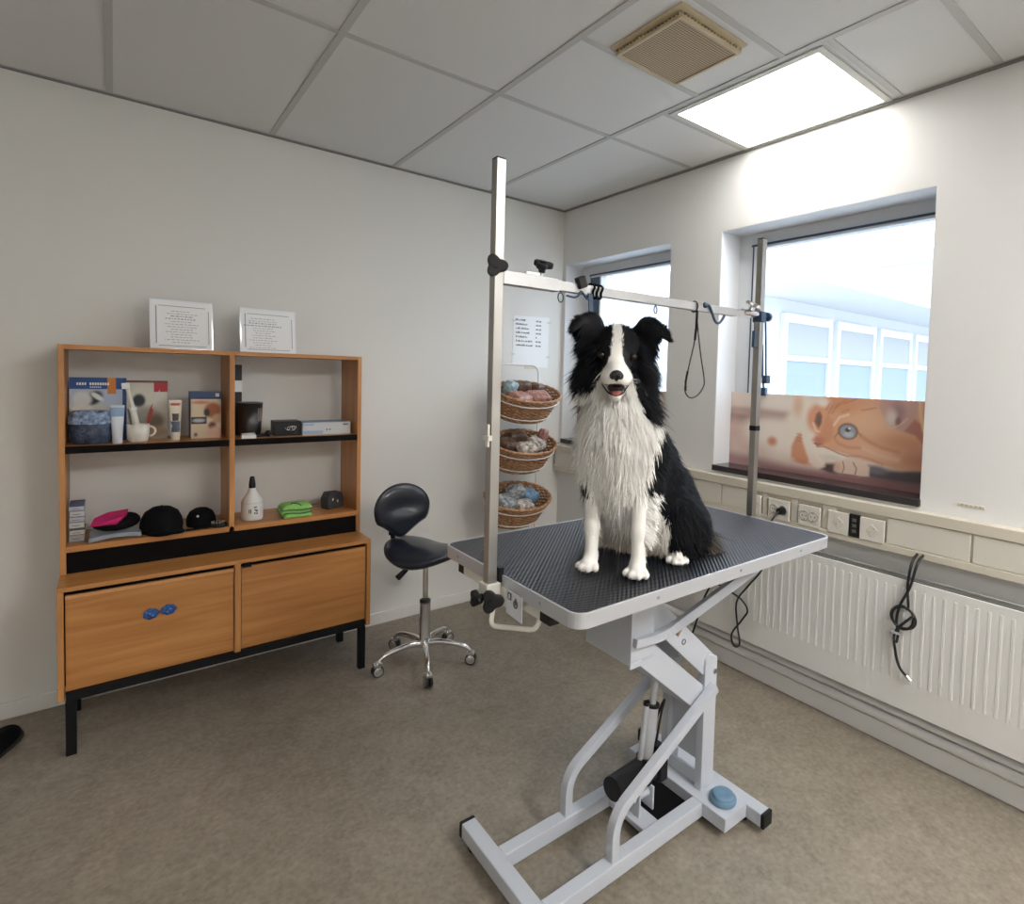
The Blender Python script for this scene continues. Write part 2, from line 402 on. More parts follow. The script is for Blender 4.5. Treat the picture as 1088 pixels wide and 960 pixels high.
# ceiling light, added fill panels and vent
def ceiling_light(x0, x1, y0, y1, label, dm=None):
    r = thing('ceiling_light', ((x0+x1)/2, (y0+y1)/2, H-.02), label, 'ceiling light')
    f = MB(); fw = .028
    z0, z1 = H-.006, H-.001
    f.box(x0-fw, x0, y0-fw, y1+fw, z0, z1); f.box(x1, x1+fw, y0-fw, y1+fw, z0, z1); f.box(x0, x1, y0-fw, y0, z0, z1); f.box(x0, x1, y1, y1+fw, z0, z1)
    f.build('frame', M['lampframe'], r, bevel=.002)
    MB().box(x0, x1, y0, y1, H-.005, H-.002).build('diffuser', dm or M['diffuser'], r)
    return r
M['lampframe'] = mat('lamp_frame', (.62, .61, .57), .5)
M['diffuser'] = mat('lit_diffuser', (.9, .9, .9), .5, emit=(1, .975, .925, 3.7))
M['fill_bright'] = mat('fill_diffuser_bright', (.9, .9, .9), .5, emit=(1, .98, .95, 15.0)); M['fill_dim'] = mat('fill_diffuser_dim', (.9, .9, .9), .5, emit=(1, .97, .93, 5.5))  # emission for the two added fill panels behind the camera
ceiling_light(-.537, -.036, -2.083, -1.468, 'lit square ceiling panel above the large window, warm white')
ceiling_light(-2.95, -2.42, -4.64, -3.54, 'added dimmer fill panel on the ceiling, unseen at the rear left of the room', M['fill_dim'])  # weaker fill light, added out of view
ceiling_light(-1.15, -.62, -4.64, -3.54, 'added bright fill panel on the ceiling, unseen at the rear right of the room', M['fill_bright'])  # stronger fill light, added out of view behind the camera
vt = thing('ceiling_vent', (-.9, -1.8, H-.03), 'tan perforated square air vent in a ceiling tile beside the lit panel', 'vent')
M['tan'] = mat('tan_vent_enamel', srgb(196, 180, 150), .5)
M['mesh'] = bpy.data.materials.new('perforated_vent_face'); M['mesh'].use_nodes = True
nt = M['mesh'].node_tree; b = nt.nodes['Principled BSDF']; tc = nt.nodes.new('ShaderNodeTexCoord'); vo = nt.nodes.new('ShaderNodeTexVoronoi')
vo.inputs['Scale'].default_value = 105; vo.inputs['Randomness'].default_value = 0; rp = nt.nodes.new('ShaderNodeValToRGB')
rp.color_ramp.elements[0].position = .35; rp.color_ramp.elements[0].color = (*srgb(120, 100, 72), 1); rp.color_ramp.elements[1].position = .55; rp.color_ramp.elements[1].color = (*srgb(196, 176, 142), 1)
nt.links.new(tc.outputs['Object'], vo.inputs['Vector']); nt.links.new(vo.outputs['Distance'], rp.inputs['Fac']); nt.links.new(rp.outputs['Color'], b.inputs['Base Color']); b.inputs['Roughness'].default_value = .5
vx0, vx1, vy0, vy1 = -1.075, -.748, -1.950, -1.635
MB().box(vx0, vx1, vy0, vy1, H-.006, H-.001).build('base_plate', M['tan'], vt)
f = MB(); i_ = .030
a0, a1, c0, c1 = vx0+.022, vx1-.004, vy0+.022, vy1-.004
for (p, q_) in (((a0, c0, a1, c0+.012), 0), ((a0, c1-.012, a1, c1), 0), ((a0, c0+.012, a0+.012, c1-.012), 0), ((a1-.012, c0+.012, a1, c1-.012), 0)):
    f.box(p[0], p[2], p[1], p[3], H-.026, H-.014)
f.build('face_rim', M['tan'], vt, bevel=.002)
MB().box(a0+.012, a1-.012, c0+.012, c1-.012, H-.022, H-.016).build('face_plate', M['mesh'], vt)
f = MB()
for k in range(19):
    t = c0+.006+k*.0155; f.box(a0+.001, a0+.005, t, t+.006, H-.015, H-.005); f.box(a1-.005, a1-.001, t, t+.006, H-.015, H-.005)
    t = a0+.006+k*.0162; f.box(t, t+.006, c0+.001, c0+.005, H-.015, H-.005); f.box(t, t+.006, c1-.005, c1-.001, H-.015, H-.005)
f.build('spacer_teeth', M['tan'], vt)
MB().box(a0+.006, a1-.006, c0+.006, c1-.006, H-.0145, H-.0065).build('dark_slot', M['blackmetal'], vt)
# ------------------------------------------------------------------ radiator, trunking, pipes, poster, wall things
rd = thing('radiator', (-.08, -2.6, .2), 'long cream ribbed panel radiator on the window wall', 'radiator')
RY0, RY1 = -3.95, -1.30
pz0, pz1 = .205, .695
f = MB(); f.box(-.100, -.094, RY0, RY1, pz0, pz1); f.box(-.100, -.030, RY0, RY0+.004, pz0, pz1); f.box(-.100, -.030, RY1-.004, RY1, pz0, pz1)
f.box(-.036, -.030, RY0, RY1, pz0, pz1)
f.build('front_panel', M['rad'], rd, bevel=.003)
r = MB(); n = int((RY1-RY0-.06)/.0333)
for i in range(n):
    y = RY0+.035+i*.0333
    r.prism([(0, 0), (.016, 0), (.012, -.0028), (.004, -.0028)], (-.0985, y, .315), (0, 1, 0), (1, 0, 0), (0, 0, 1), .350)
rb = r.build('panel_ribs', M['rad'], rd, bevel=.0015); rb['kind'] = 'stuff'
g = MB(); g.box(-.094, -.036, RY0+.004, RY1-.004, pz1-.012, pz1-.008)
[g.box(-.094+.0145*i, -.091+.0145*i, RY0+.004, RY1-.004, pz1-.008, pz1-.001) for i in range(5)]
g.build('top_grille', mat('grille_grey', (.22, .22, .21), .5), rd)
for y in (RY0+.3, RY1-.25, (RY0+RY1)/2):
    MB().box(-.032, -.001, y-.02, y+.02, .25, .66).build('bracket', M['rad'], rd)
pp = thing('heating_pipe', (-.03, -2.6, .16), 'upper painted heating pipe running along the wall under the radiator', 'pipe')
q = MB(); q.tube([(-.030, YN+.01, .158), (-.030, -.03, .158)], .020, 16); q.build('pipe', M['white'], pp)
[MB().box(-.03, -.001, y, y+.02, .148, .168).build('pipe_clip', M['white'], pp) for y in (-.5, -1.6, -2.9, -4.2)]
pp = thing('heating_pipe', (-.03, -2.6, .11), 'lower painted heating pipe running just above the skirting', 'pipe')
q = MB(); q.tube([(-.030, YN+.01, .112), (-.030, -.03, .112)], .020, 16); q.build('pipe', M['white'], pp)
[MB().box(-.03, -.001, y, y+.02, .102, .122).build('pipe_clip', M['white'], pp) for y in (-.5, -1.6, -2.9, -4.2)]

tk = thing('cable_trunking', (-.03, -2.6, .775), 'cream cable trunking with sockets along the wall under the window sills', 'cable trunking')
f = MB(); f.box(-.052, 0, YN+.005, -.012, .905, .945); f.box(-.052, 0, YN+.005, -.012, .772, .800); f.box(-.040, 0, YN+.005, -.012, .800, .905)
f.build('channel', M['trunk'], tk, bevel=.002)
lid = [(-.66, -.02), (-1.40, -.665), (-1.58, -1.405), (-1.66, -1.632), (-1.81, -1.778), (-1.985, -1.92), (-2.462, -2.18), (-2.95, -2.467), (-3.6, -2.955), (-5.19, -3.605)]
for a, b_ in lid:
    MB().box(-.047, -.039, a+.002, b_-.002, .802, .903).build('cover_lid', M['trunklid'], tk, bevel=.0015)
def socket_face(y0, y1, kind):
    f = MB().box(-.056, -.046, y0, y1, .796, .886).build('outlet_plate', M['outlet'], tk, bevel=.002)
    zc = .841
    if kind == 'socket':
        for yc in (y1-.030, y0+.030):
            f2 = MB(); f2.torus((-.057, yc, zc), .020, .0025, (1, 0, 0), 28, 6)
            f2.build('socket_rim', M['outletdark'], f)
            f3 = MB(); f3.cyl((-.0555, yc, zc), (-.0575, yc, zc), .018, n=24); f3.build('socket_recess', M['outlet'], f)
            f4 = MB(); [f4.cyl((-.0570, yc+d, zc), (-.0582, yc+d, zc), .0028, n=10) for d in (-.0085, .0085)]; f4.box(-.0582, -.057, yc-.002, yc+.002, zc+.014, zc+.018); f4.box(-.0582, -.057, yc-.002, yc+.002, zc-.018, zc-.014)
            f4.build('pin_hole', M['black'], f)
    else:
        f2 = MB(); f2.obox((-.0568, (y0+y1)/2, zc), (1, 0, 0), (0, 1, .9), (0, -.9, 1), .0012, .018, .018); f2.build('switch_rocker', M['trunklid'], f, bevel=.0008)
        f4 = MB(); [f4.box(-.0585, -.057, (y0+y1)/2+d-.002, (y0+y1)/2+d+.002, zc+e-.003, zc+e+.003) for d, e in ((-.008, .008), (.006, -.006))]; f4.build('pin_hole', M['outletdark'], f)
socket_face(-1.628, -1.585, 'blank'); socket_face(-1.772, -1.668, 'socket'); socket_face(-1.915, -1.815, 'socket')
socket_face(-2.036, -1.950, 'blank'); socket_face(-2.176, -2.082, 'blank')
f = MB().box(-.056, -.044, -2.081, -2.039, .797, .889).build('data_module', M['black'], tk, bevel=.001)
q = MB(); [q.box(-.0575, -.0555, -2.068, -2.052, .815+i*.022, .828+i*.022) for i in range(3)]; q.build('data_port', mat('port_grey', (.12, .11, .10), .5), f)

# poster film panels standing in the windows
def sdpoly(X, Y, P):
    P = np.array(P, float)*np.array([2.6, 1]); d = np.full(len(X), 1e9); ins = np.zeros(len(X), bool); n = len(P)
    for i in range(n):
        x0, y0 = P[i]; x1, y1 = P[(i+1) % n]; ex, ey = x1-x0, y1-y0
        t = np.clip(((X-x0)*ex+(Y-y0)*ey)/(ex*ex+ey*ey+1e-12), 0, 1); d = np.minimum(d, np.hypot(X-x0-t*ex, Y-y0-t*ey))
        c = ((y0 > Y) != (y1 > Y)) & (X < (x1-x0)*(Y-y0)/((y1-y0)+1e-12)+x0); ins ^= c
    return np.where(ins, -d, d)
def stroke_(X, Y, P, w_, soft):
    P = np.array(P, float)*np.array([2.6, 1]); d = np.full(len(X), 1e9)
    for i in range(len(P)-1):
        x0, y0 = P[i]; x1, y1 = P[i+1]; ex, ey = x1-x0, y1-y0
        t = np.clip(((X-x0)*ex+(Y-y0)*ey)/(ex*ex+ey*ey+1e-12), 0, 1); d = np.minimum(d, np.hypot(X-x0-t*ex, Y-y0-t*ey))
    return 1-sstep(w_-soft, w_+soft, d)
def kitten(u, v):
    n = len(u); X = u*2.6; Y = v
    c = np.tile(S((232, 214, 199)), (n, 1))
    def B(col, cx, cy, rx, ry, soft=.5, a=1.): nonlocal c; c = mixc(c, col, a*blob(u, v, cx, cy, rx, ry, soft))
    def Pl(col, P, soft=.03, a=1.): nonlocal c; c = mixc(c, col, a*(1-sstep(-soft, soft, sdpoly(X, Y, P))))
    def St(col, P, w_, soft=.012, a=1.): nonlocal c; c = mixc(c, col, a*stroke_(X, Y, P, w_, soft))
    B((222, 202, 190), .10, .85, .20, .12, .8); B((178, 140, 130), .22, .72, .20, .07, .8); B((120, 78, 72), .0, .66, .10, .10, .8); B((190, 160, 150), .12, .74, .12, .05, .8)
    B((240, 229, 217), .30, .90, .22, .10, .7); B((242, 230, 218), .27, .45, .16, .22, .6); B((214, 182, 172), .02, .35, .06, .30, .8); B((222, 196, 184), .10, .2, .12, .15, .8)
    B((210, 140, 104), .257, .372, .026, .060, .7)
    Pl((168, 128, 128), [(-.1, .16), (.15, .13), (.35, .09), (.55, .10), (1.1, .16), (1.1, -.2), (-.1, -.2)], .07)
    Pl((140, 94, 96), [(.2, .02), (.5, .05), (.75, .09), (1.1, .10), (1.1, -.2), (.2, -.2)], .05)
    # body fur behind
    Pl((240, 228, 212), [(.33, .35), (.33, .70), (.37, .88), (.42, 1.1), (.56, 1.1), (.55, .4), (.44, .16), (.37, .18)], .07)
    B((224, 176, 140), .39, .88, .025, .14, .8, .7)
    # resting foreleg
    Pl((217, 150, 112), [(.365, .20), (.365, .34), (.385, .46), (.41, .52), (.425, .40), (.45, .25), (.48, .14), (.43, .12)], .03)
    for y in (.43, .47, .51): St((190, 118, 86), [(.392, y), (.418, y-.015)], .008, .010, .7)
    B((206, 132, 98), .41, .16, .04, .03, .8, .7)
    # dark under chin and shadow
    Pl((70, 62, 68), [(.74, .22), (.80, .20), (.88, .22), (1.05, .34), (1.05, .10), (.86, .08), (.72, .09)], .04); B((112, 110, 122), .775, .185, .045, .05, .6); Pl((58, 40, 40), [(.52, .10), (.545, .18), (.60, .20), (.60, .07), (.56, .07)], .03)
    # head mass
    Pl((221, 166, 128), [(.47, .50), (.455, .66), (.46, .80), (.49, .93), (.55, 1.02), (.62, 1.1), (1.1, 1.1), (1.1, .36), (.95, .24), (.86, .22), (.76, .27), (.68, .31), (.60, .34), (.52, .38)], .025)
    B((231, 186, 150), .74, .72, .10, .16, .8); B((213, 148, 108), .60, .92, .09, .10, .8); B((228, 180, 146), .80, .44, .12, .09, .8); B((205, 140, 104), .88, .52, .10, .08, .8, .8); B((226, 176, 146), .76, .33, .09, .05, .8); B((196, 128, 96), .93, .36, .07, .10, .8, .8)
    St((196, 124, 88), [(.70, .56), (.74, .50), (.79, .45), (.86, .42)], .020, .03, .7); St((236, 200, 172), [(.71, .42), (.78, .36), (.86, .33)], .018, .03, .7)
    # white of the brow edge, nose side and muzzle
    St((243, 230, 214), [(.45, .90), (.452, .72), (.468, .55), (.478, .40), (.50, .28), (.52, .18)], .040, .04); B((244, 232, 216), .51, .93, .035, .06, .7)
    Pl((242, 230, 214), [(.49, .38), (.53, .37), (.58, .33), (.645, .29), (.62, .25), (.57, .22), (.52, .25)], .018); B((214, 206, 196), .57, .26, .05, .03, .8, .7)
    Pl((240, 218, 206), [(.46, .28), (.50, .20), (.54, .14), (.50, .11), (.46, .16)], .03)
    # near-far eye side patch and far eye
    B((224, 160, 122), .482, .72, .042, .16, .45); Pl((150, 98, 82), [(.478, .68), (.485, .78), (.503, .82), (.517, .76), (.514, .66), (.500, .60)], .012); Pl((112, 84, 82), [(.490, .68), (.494, .75), (.505, .77), (.511, .70), (.503, .63)], .010)
    St((244, 224, 200), [(.472, .66), (.488, .57), (.51, .56)], .010, .014, .9)
    # bridge of the nose and forehead stripes
    Pl((214, 150, 112), [(.505, .52), (.52, .66), (.54, .80), (.57, .70), (.575, .55), (.56, .45), (.525, .43)], .03)
    B((205, 128, 100), .505, .455, .030, .045, .6); B((190, 104, 84), .503, .41, .022, .016, .6); St((122, 66, 56), [(.487, .415), (.496, .385), (.510, .395)], .006, .008)
    St((160, 98, 80), [(.497, .37), (.53, .385), (.56, .365), (.60, .325), (.645, .30)], .006, .008, .9); St((196, 134, 104), [(.65, .31), (.70, .32), (.75, .30), (.80, .26)], .010, .02, .8)
    for P in ([(.535, .84), (.55, .92)], [(.548, .80), (.565, .90)], [(.562, .80), (.59, .92)], [(.58, .88), (.63, .98)], [(.62, .93), (.68, 1.0)], [(.61, .82), (.64, .86)], [(.70, .86), (.76, .90)]): St((186, 112, 76), P, .008, .012, .65)
    St((244, 222, 196), [(.575, .66), (.60, .76), (.64, .80)], .012, .016, .8); St((200, 134, 98), [(.58, .50), (.60, .44), (.65, .41), (.70, .42)], .014, .02, .7); St((226, 180, 150), [(.60, .38), (.66, .36), (.72, .37)], .012, .02, .7)
    # eye
    B((120, 76, 66), .641, .60, .046, .098, .16); B((150, 158, 168), .641, .598, .037, .078, .14); B((190, 198, 206), .645, .565, .022, .035, .6); B((54, 56, 66), .640, .615, .012, .026, .25); B((232, 236, 240), .648, .635, .006, .012, .3)
    St((112, 68, 56), [(.597, .575), (.583, .52)], .006, .010, .8); St((120, 74, 60), [(.684, .60), (.70, .57)], .006, .010, .7)
    # ear
    Pl((202, 158, 146), [(.77, .93), (.80, 1.04), (.93, 1.06), (.925, .80), (.91, .62), (.86, .66), (.81, .72)], .03); B((166, 128, 126), .85, .86, .030, .10, .7); B((226, 206, 198), .825, .80, .022, .09, .7); B((140, 98, 96), .855, .76, .012, .05, .6); Pl((182, 116, 96), [(.88, .66), (.925, .62), (.96, .52), (.95, .74), (.92, .80)], .02); St((228, 192, 174), [(.83, .68), (.86, .72), (.89, .80)], .008, .012, .8)
    St((238, 196, 158), [(.935, 1.02), (.94, .85), (.955, .68)], .014, .016, .9); Pl((196, 124, 92), [(.955, 1.1), (.955, .85), (.975, .60), (1.1, .50), (1.1, 1.1)], .02)
    # paw
    Pl((234, 206, 186), [(.585, .11), (.59, .20), (.62, .25), (.67, .27), (.72, .25), (.745, .21), (.745, .10), (.70, .075), (.62, .08)], .018); B((216, 172, 150), .60, .15, .018, .06, .6, .7)
    St((128, 84, 76), [(.625, .23), (.632, .16), (.625, .10)], .007, .008, .85); St((128, 84, 76), [(.672, .235), (.688, .17), (.683, .10)], .007, .008, .85); B((120, 80, 74), .66, .08, .07, .012, .7, .8)
    return c*.92+.08*S((240, 225, 215))[None]
M['poster'] = attr_mat('printed_film', .35, .4)
nt = M['poster'].node_tree; bs = nt.nodes['Principled BSDF']; at = [n for n in nt.nodes if n.type == 'ATTRIBUTE'][0]
tl = nt.nodes.new('ShaderNodeBsdfTranslucent'); ms = nt.nodes.new('ShaderNodeMixShader'); ms.inputs[0].default_value = .12
nt.links.new(at.outputs['Color'], tl.inputs['Color']); nt.links.new(bs.outputs[0], ms.inputs[1]); nt.links.new(tl.outputs[0], ms.inputs[2]); nt.links.new(ms.outputs[0], nt.nodes['Material Output'].inputs['Surface'])
o = color_grid('kitten_poster', None, (.130, -1.3115, .9855), (0, -1, 0), (0, 0, 1), .962, .370, 340, 130, kitten, M['poster'], .004)
tag(o, 'wide printed panel of an orange kitten resting its head, standing in the large window', 'poster')
def second(u, v):
    c = np.tile(S((226, 214, 202)), (len(u), 1)); c = mixc(c, (150, 112, 84), blob(u, v, 0, .4, .07, .5, .5)); c = mixc(c, (196, 186, 180), blob(u, v, .5, .1, .6, .2, .8)); return c
o = color_grid('window_poster', None, (.130, -.035, .9855), (0, -1, 0), (0, 0, 1), .93, .355, 60, 30, second, M['poster'], .004)
tag(o, 'pale printed panel with brown edge in the small corner window behind the dog', 'poster')

# price list taped to the wall beside the corner
pl = thing('price_list', (-.255, -.004, 1.48), 'white paper price list with black lines taped above the baskets', 'notice')
MB().prism([(-.395, 1.478), (-.112, 1.462), (-.108, 1.800), (-.390, 1.792)], (0, -.001, 0), (1, 0, 0), (0, 0, 1), (0, -1, 0), .0015).build('sheet', M['paper'], pl)
rr = random.Random(3)
for i in range(7):
    q = MB()
    z = 1.762-i*.027; x = -.375+.001*i
    w_ = [.075, .085, .10, .11, .09, .125, .125][i]
    xx = x
    while xx < x+w_:
        l = rr.uniform(.004, .008); q.box(xx, xx+l, -.0031, -.0026, z, z+rr.choice((.009, .007, .012))); xx += l+rr.choice((.0015, .002, .006))
    q.build('printed_line', M['ink'], pl)
    xx = -.215; q = MB()
    for k_ in range(4 if i != 4 else 1): q.box(xx, xx+.007, -.0031, -.0026, z, z+.010); xx += .0095+(.004 if k_ == 1 else 0)
    q.build('printed_price', M['ink'], pl)
q = MB(); [q.box(a, a+.03, -.0034, -.0026, z, z+.010) for a, z in ((-.405, 1.755), (-.125, 1.760), (-.408, 1.54), (-.125, 1.53))]; q.build('tape', mat('clear_tape', (.62, .62, .58), .3), pl)
q = MB(); q.box(-.30, -.21, -.0036, -.0026, 1.452, 1.474); q.build('yellowed_tape', mat('old_tape', (.62, .58, .44), .4), pl)

# small wall slot plate right of the large window
q = thing('wall_slot_plate', (-.002, -2.44, .99), 'small beige slotted plate on the wall right of the kitten poster', 'wall plate')
MB().box(-.004, 0, -2.485, -2.400, .988, .999).build('plate', M['trunk'], q, bevel=.001)
q2 = MB(); [q2.box(-.0046, -.0038, -2.475+i*.014, -2.468+i*.014, .991, .996) for i in range(5)]; q2.build('slot', M['outletdark'], q)

# cords
M['cord'] = mat('black_cord', (.01, .01, .011), .45)
c = thing('power_cord', (-.06, -1.7, .8), 'black power cord plugged into the trunking and looping below the table', 'cord')
q = MB(); q.cyl((-.058, -1.742, .841), (-.088, -1.742, .841), .019, .014, n=20); q.build('plug', M['black'], c, bevel=.001)
pts = [(-.085, -1.742, .841), (-.12, -1.737, .815), (-.125, -1.715, .76), (-.115, -1.70, .66), (-.12, -1.69, .57), (-.12, -1.62, .47), (-.12, -1.565, .38), (-.12, -1.575, .27), (-.12, -1.590, .19), (-.12, -1.560, .17), (-.12, -1.545, .22), (-.12, -1.60, .31), (-.12, -1.625, .36), (-.12, -1.59, .40), (-.12, -1.52, .42), (-.12, -1.44, .435)]
q = MB(); q.tube(smooth_path(pts, 10), .0042, 8); q.build('cable', M['cord'], c)
c = thing('coiled_cable', (-.12, -2.29, .5), 'black looped cable hanging from the trunking in front of the radiator', 'cable')
def coil(off, R_, ph):
    return [(-.112-.0006*i, -2.283+off+(R_+.004*math.sin(i*.21))*math.cos(ph-i*.42), .560+R_*math.sin(ph-i*.42)) for i in range(29)]
q = MB(); q.tube(smooth_path([(-.045, -2.295, .79), (-.10, -2.296, .765), (-.112, -2.290, .68)]+coil(0, .040, 1.9)+[(-.130, -2.262, .50), (-.115, -2.262, .42), (-.115, -2.278, .37), (-.115, -2.305, .345)], 6), .0050, 8)
q.build('cable', M['cord'], c)
q = MB(); q.tube(smooth_path([(-.045, -2.315, .79), (-.10, -2.314, .765), (-.116, -2.300, .68), (-.120, -2.27, .60), (-.122, -2.262, .54), (-.122, -2.27, .50), (-.122, -2.266, .46)], 8), .0050, 8); q.build('cable', M['cord'], c)
MB().box(-.138, -.120, -2.280, -2.250, .497, .507).build('tie', M['chrome'], c); MB().cyl((-.115, -2.303, .347), (-.115, -2.318, .335), .007, n=10).build('cable_end', M['chrome'], c)
# ------------------------------------------------------------------ storage cabinet
X0, X1 = -2.538, -1.437; FU, FL = -.28, -.44; BK = -.018
cb = thing('storage_cabinet', ((X0+X1)/2, -.22, 0), 'beech veneer cabinet with open shelves above two drop doors on black legs', 'cabinet')
T_ = .018; ZL = .617; ZTOP = 1.481; XM = -1.984
MB().box(X0, X0+T_, FU, BK, ZL, ZTOP).build('side_panel', M['woodz'], cb, bevel=.0012)
MB().box(X1-T_, X1, FU, BK, ZL, ZTOP).build('side_panel', M['woodz'], cb, bevel=.0012)
MB().box(X0+T_, X1-T_, FU, BK, ZTOP-.018, ZTOP-.0005).build('top_panel', M['woodx'], cb, bevel=.0012)
MB().box(XM-.010, XM+.010, FU, BK, .70, ZTOP-.018).build('divider', M['woodz'], cb, bevel=.0012)
for a, b_ in ((X0+T_, XM-.010), (XM+.010, X1-T_)):
    s = MB().box(a, b_, FU+.006, BK, 1.078, 1.100).build('shelf', M['woodx'], cb, bevel=.001)
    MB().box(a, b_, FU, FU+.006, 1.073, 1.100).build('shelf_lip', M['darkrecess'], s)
MB().box(X0+T_, X1-T_, FU, BK, .700, .722).build('shelf', M['woodx'], cb, bevel=.001)
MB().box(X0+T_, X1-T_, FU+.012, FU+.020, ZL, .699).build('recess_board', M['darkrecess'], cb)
# lower unit
s = MB().box(X0, X1, FL, BK, .600, ZL-.0005); s.build('ledge_top', M['woodx'], cb, bevel=.0015)
MB().box(X0, X0+T_, FL, BK, .206, .600).build('side_panel', M['woodz'], cb, bevel=.0012)
MB().box(X1-T_, X1, FL, BK, .206, .600).build('side_panel', M['woodz'], cb, bevel=.0012)
MB().box(XM-.011, XM+.011, FL+.001, BK, .230, .600).build('divider', M['woodz'], cb, bevel=.0012)
MB().box(X0+T_, X1-T_, BK-.006, BK, .230, .600).build('back_panel', M['woodx'], cb)
MB().box(X0+T_, X1-T_, FL+.02, BK-.006, .232, .248).build('bottom_panel', M['woodx'], cb)
d1 = MB().box(X0+T_+.004, XM-.014, FL+.010, FL+.027, .246, .582).build('door', M['woodx'], cb, bevel=.0012)
MB().box(X0+T_+.004, XM-.014, FL+.006, FL+.010, .572, .584).build('grip_lip', M['woodedge'], d1)
d2 = MB().box(XM+.014, X1-T_-.004, FL+.010, FL+.027, .246, .582).build('door', M['woodx'], cb, bevel=.0012)
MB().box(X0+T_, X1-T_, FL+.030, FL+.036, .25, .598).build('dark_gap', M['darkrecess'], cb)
fm = MB(); fm.box(X0+.022, X1-.022, FL+.004, FL+.034, .200, .230); fm.box(X0+.022, X1-.022, BK-.06, BK-.03, .200, .230); fm.box(X0+.020, X0+.050, FL+.03, BK-.03, .200, .230); fm.box(X1-.050, X1-.020, FL+.03, BK-.03, .200, .230)
fm.build('base_frame', M['blackmetal'], cb, bevel=.001)
for x in (X0+.020, X1-.050):
    for y in (FL+.003, -.105):
        MB().box(x, x+.030, y, y+.030, 0, .200).build('leg', M['blackmetal'], cb, bevel=.0015)
# blue rosette handle on left door, small latch on right
M['blue'] = mat('blue_ornament', (.02, .09, .30), .35); M['bluel'] = mat('pale_blue_detail', (.12, .25, .55), .4)
hn = MB()
for cx, cz, rot in ((-2.272, .462, .2), (-2.216, .466, .5)):
    for a in range(7):
        t = a*2*PI/7; hn.ball((cx+.016*math.cos(t), FL+.004, cz+.013*math.sin(t)), (.010, .006, .009), 10)
    hn.ball((cx, FL+.002, cz), (.014, .008, .011), 12)
hn.tube([(-2.26, FL+.003, .463), (-2.228, FL+.003, .465)], .003, 8)
o = hn.build('door_handle', M['blue'], d1); o['label'] = 'blue double rosette handle'
for cx, cz in ((-2.276, .466), (-2.268, .458), (-2.213, .470), (-2.221, .461)): MB().ball((cx, FL-.004, cz), (.004, .0025, .0035), 8).build('rosette_detail', M['bluel'], d1)
hn = MB(); hn.box(-1.966, -1.936, FL-.006, FL+.012, .583, .592); [hn.cyl((-1.962+i*.011, FL-.004, .592), (-1.962+i*.011, FL-.004, .603), .0035, n=8) for i in range(3)]
hn.build('door_latch', M['blackmetal'], d2)

def onshelf(name, x, y, z, label, cat, group=None): return thing(name, (x, y, z), label, cat, group)
Z1, Z2 = 1.1005, .7225
# acrylic stands with framed sheets on the cabinet top
def sign(x0, x1, y0, y1, z0, z1, label, seed, shift):
    t = onshelf('sign_holder', (x0+x1)/2, (y0+y1)/2, z0, label, 'sign holder')
    ax = Vector((x1-x0, y1-y0, 0)); w_ = ax.length; ax.normalize(); n_ = Vector((0, 0, 1)).cross(ax)*-1; n_ = Vector((ax.y, -ax.x, 0))
    tilt = (Vector((0, 0, 1))-n_*.10).normalized(); h_ = z1-z0
    q = MB(); q.prism([(0, 0), (w_, 0), (w_, h_), (0, h_)], (x0, y0, z0), ax, tilt, n_, .003); q.prism([(0, 0), (w_, 0), (w_, .06), (0, .06)], Vector((x0, y0, z0)), ax, -n_, (0, 0, 1), .003)
    q.build('stand', M['acryl'], t, bevel=.0008)
    o_ = Vector((x0, y0, z0))+n_*.0032
    MB().prism([(.006, .005), (w_-.006, .005), (w_-.006, h_-.005), (.006, h_-.005)], o_, ax, tilt, n_, .0006).build('sheet', M['paper'], t)
    q = MB(); o2 = o_+n_*.0008; a, b_, c, d = .020, .014, w_-.016, h_-.026; lw = .0028
    def ln(u0, v0, u1, v1, tt=.0006): q.prism([(u0, v0), (u1, v0), (u1, v1), (u0, v1)], o2, ax, tilt, n_, tt)
    ln(a, b_+.01, a+lw*1.4, d); ln(c-lw, b_+.012, c, d-.012); ln(a+.01, d-.001, c-.014, d+lw-.001); ln(a+.01, b_, c-.012, b_+lw)
    q.build('border', M['inksoft'], t)
    q = MB(); rr = random.Random(seed)
    for i in range(13):
        v = d-.022-i*.011; cw = rr.uniform(.03, .06)*(1 if i != 3 else 1.3); xc = w_*.48+shift
        u = xc-cw
        while u < xc+cw: l = rr.uniform(.004, .014); ln(u, v, u+l, v+(.0042 if i in (2, 3) else .0025), .0005); u += l+.004
    q.build('printed_text', M['inksoft'], t)
sign(-2.262, -2.037, -.165, -.145, ZTOP, 1.690, 'left of the two clear stands with a bordered printed sheet on the cabinet top', 1, .0)
sign(-1.938, -1.703, -.165, -.145, ZTOP, 1.684, 'right of the two clear stands with a glossy printed sheet on the cabinet top', 5, -.02)

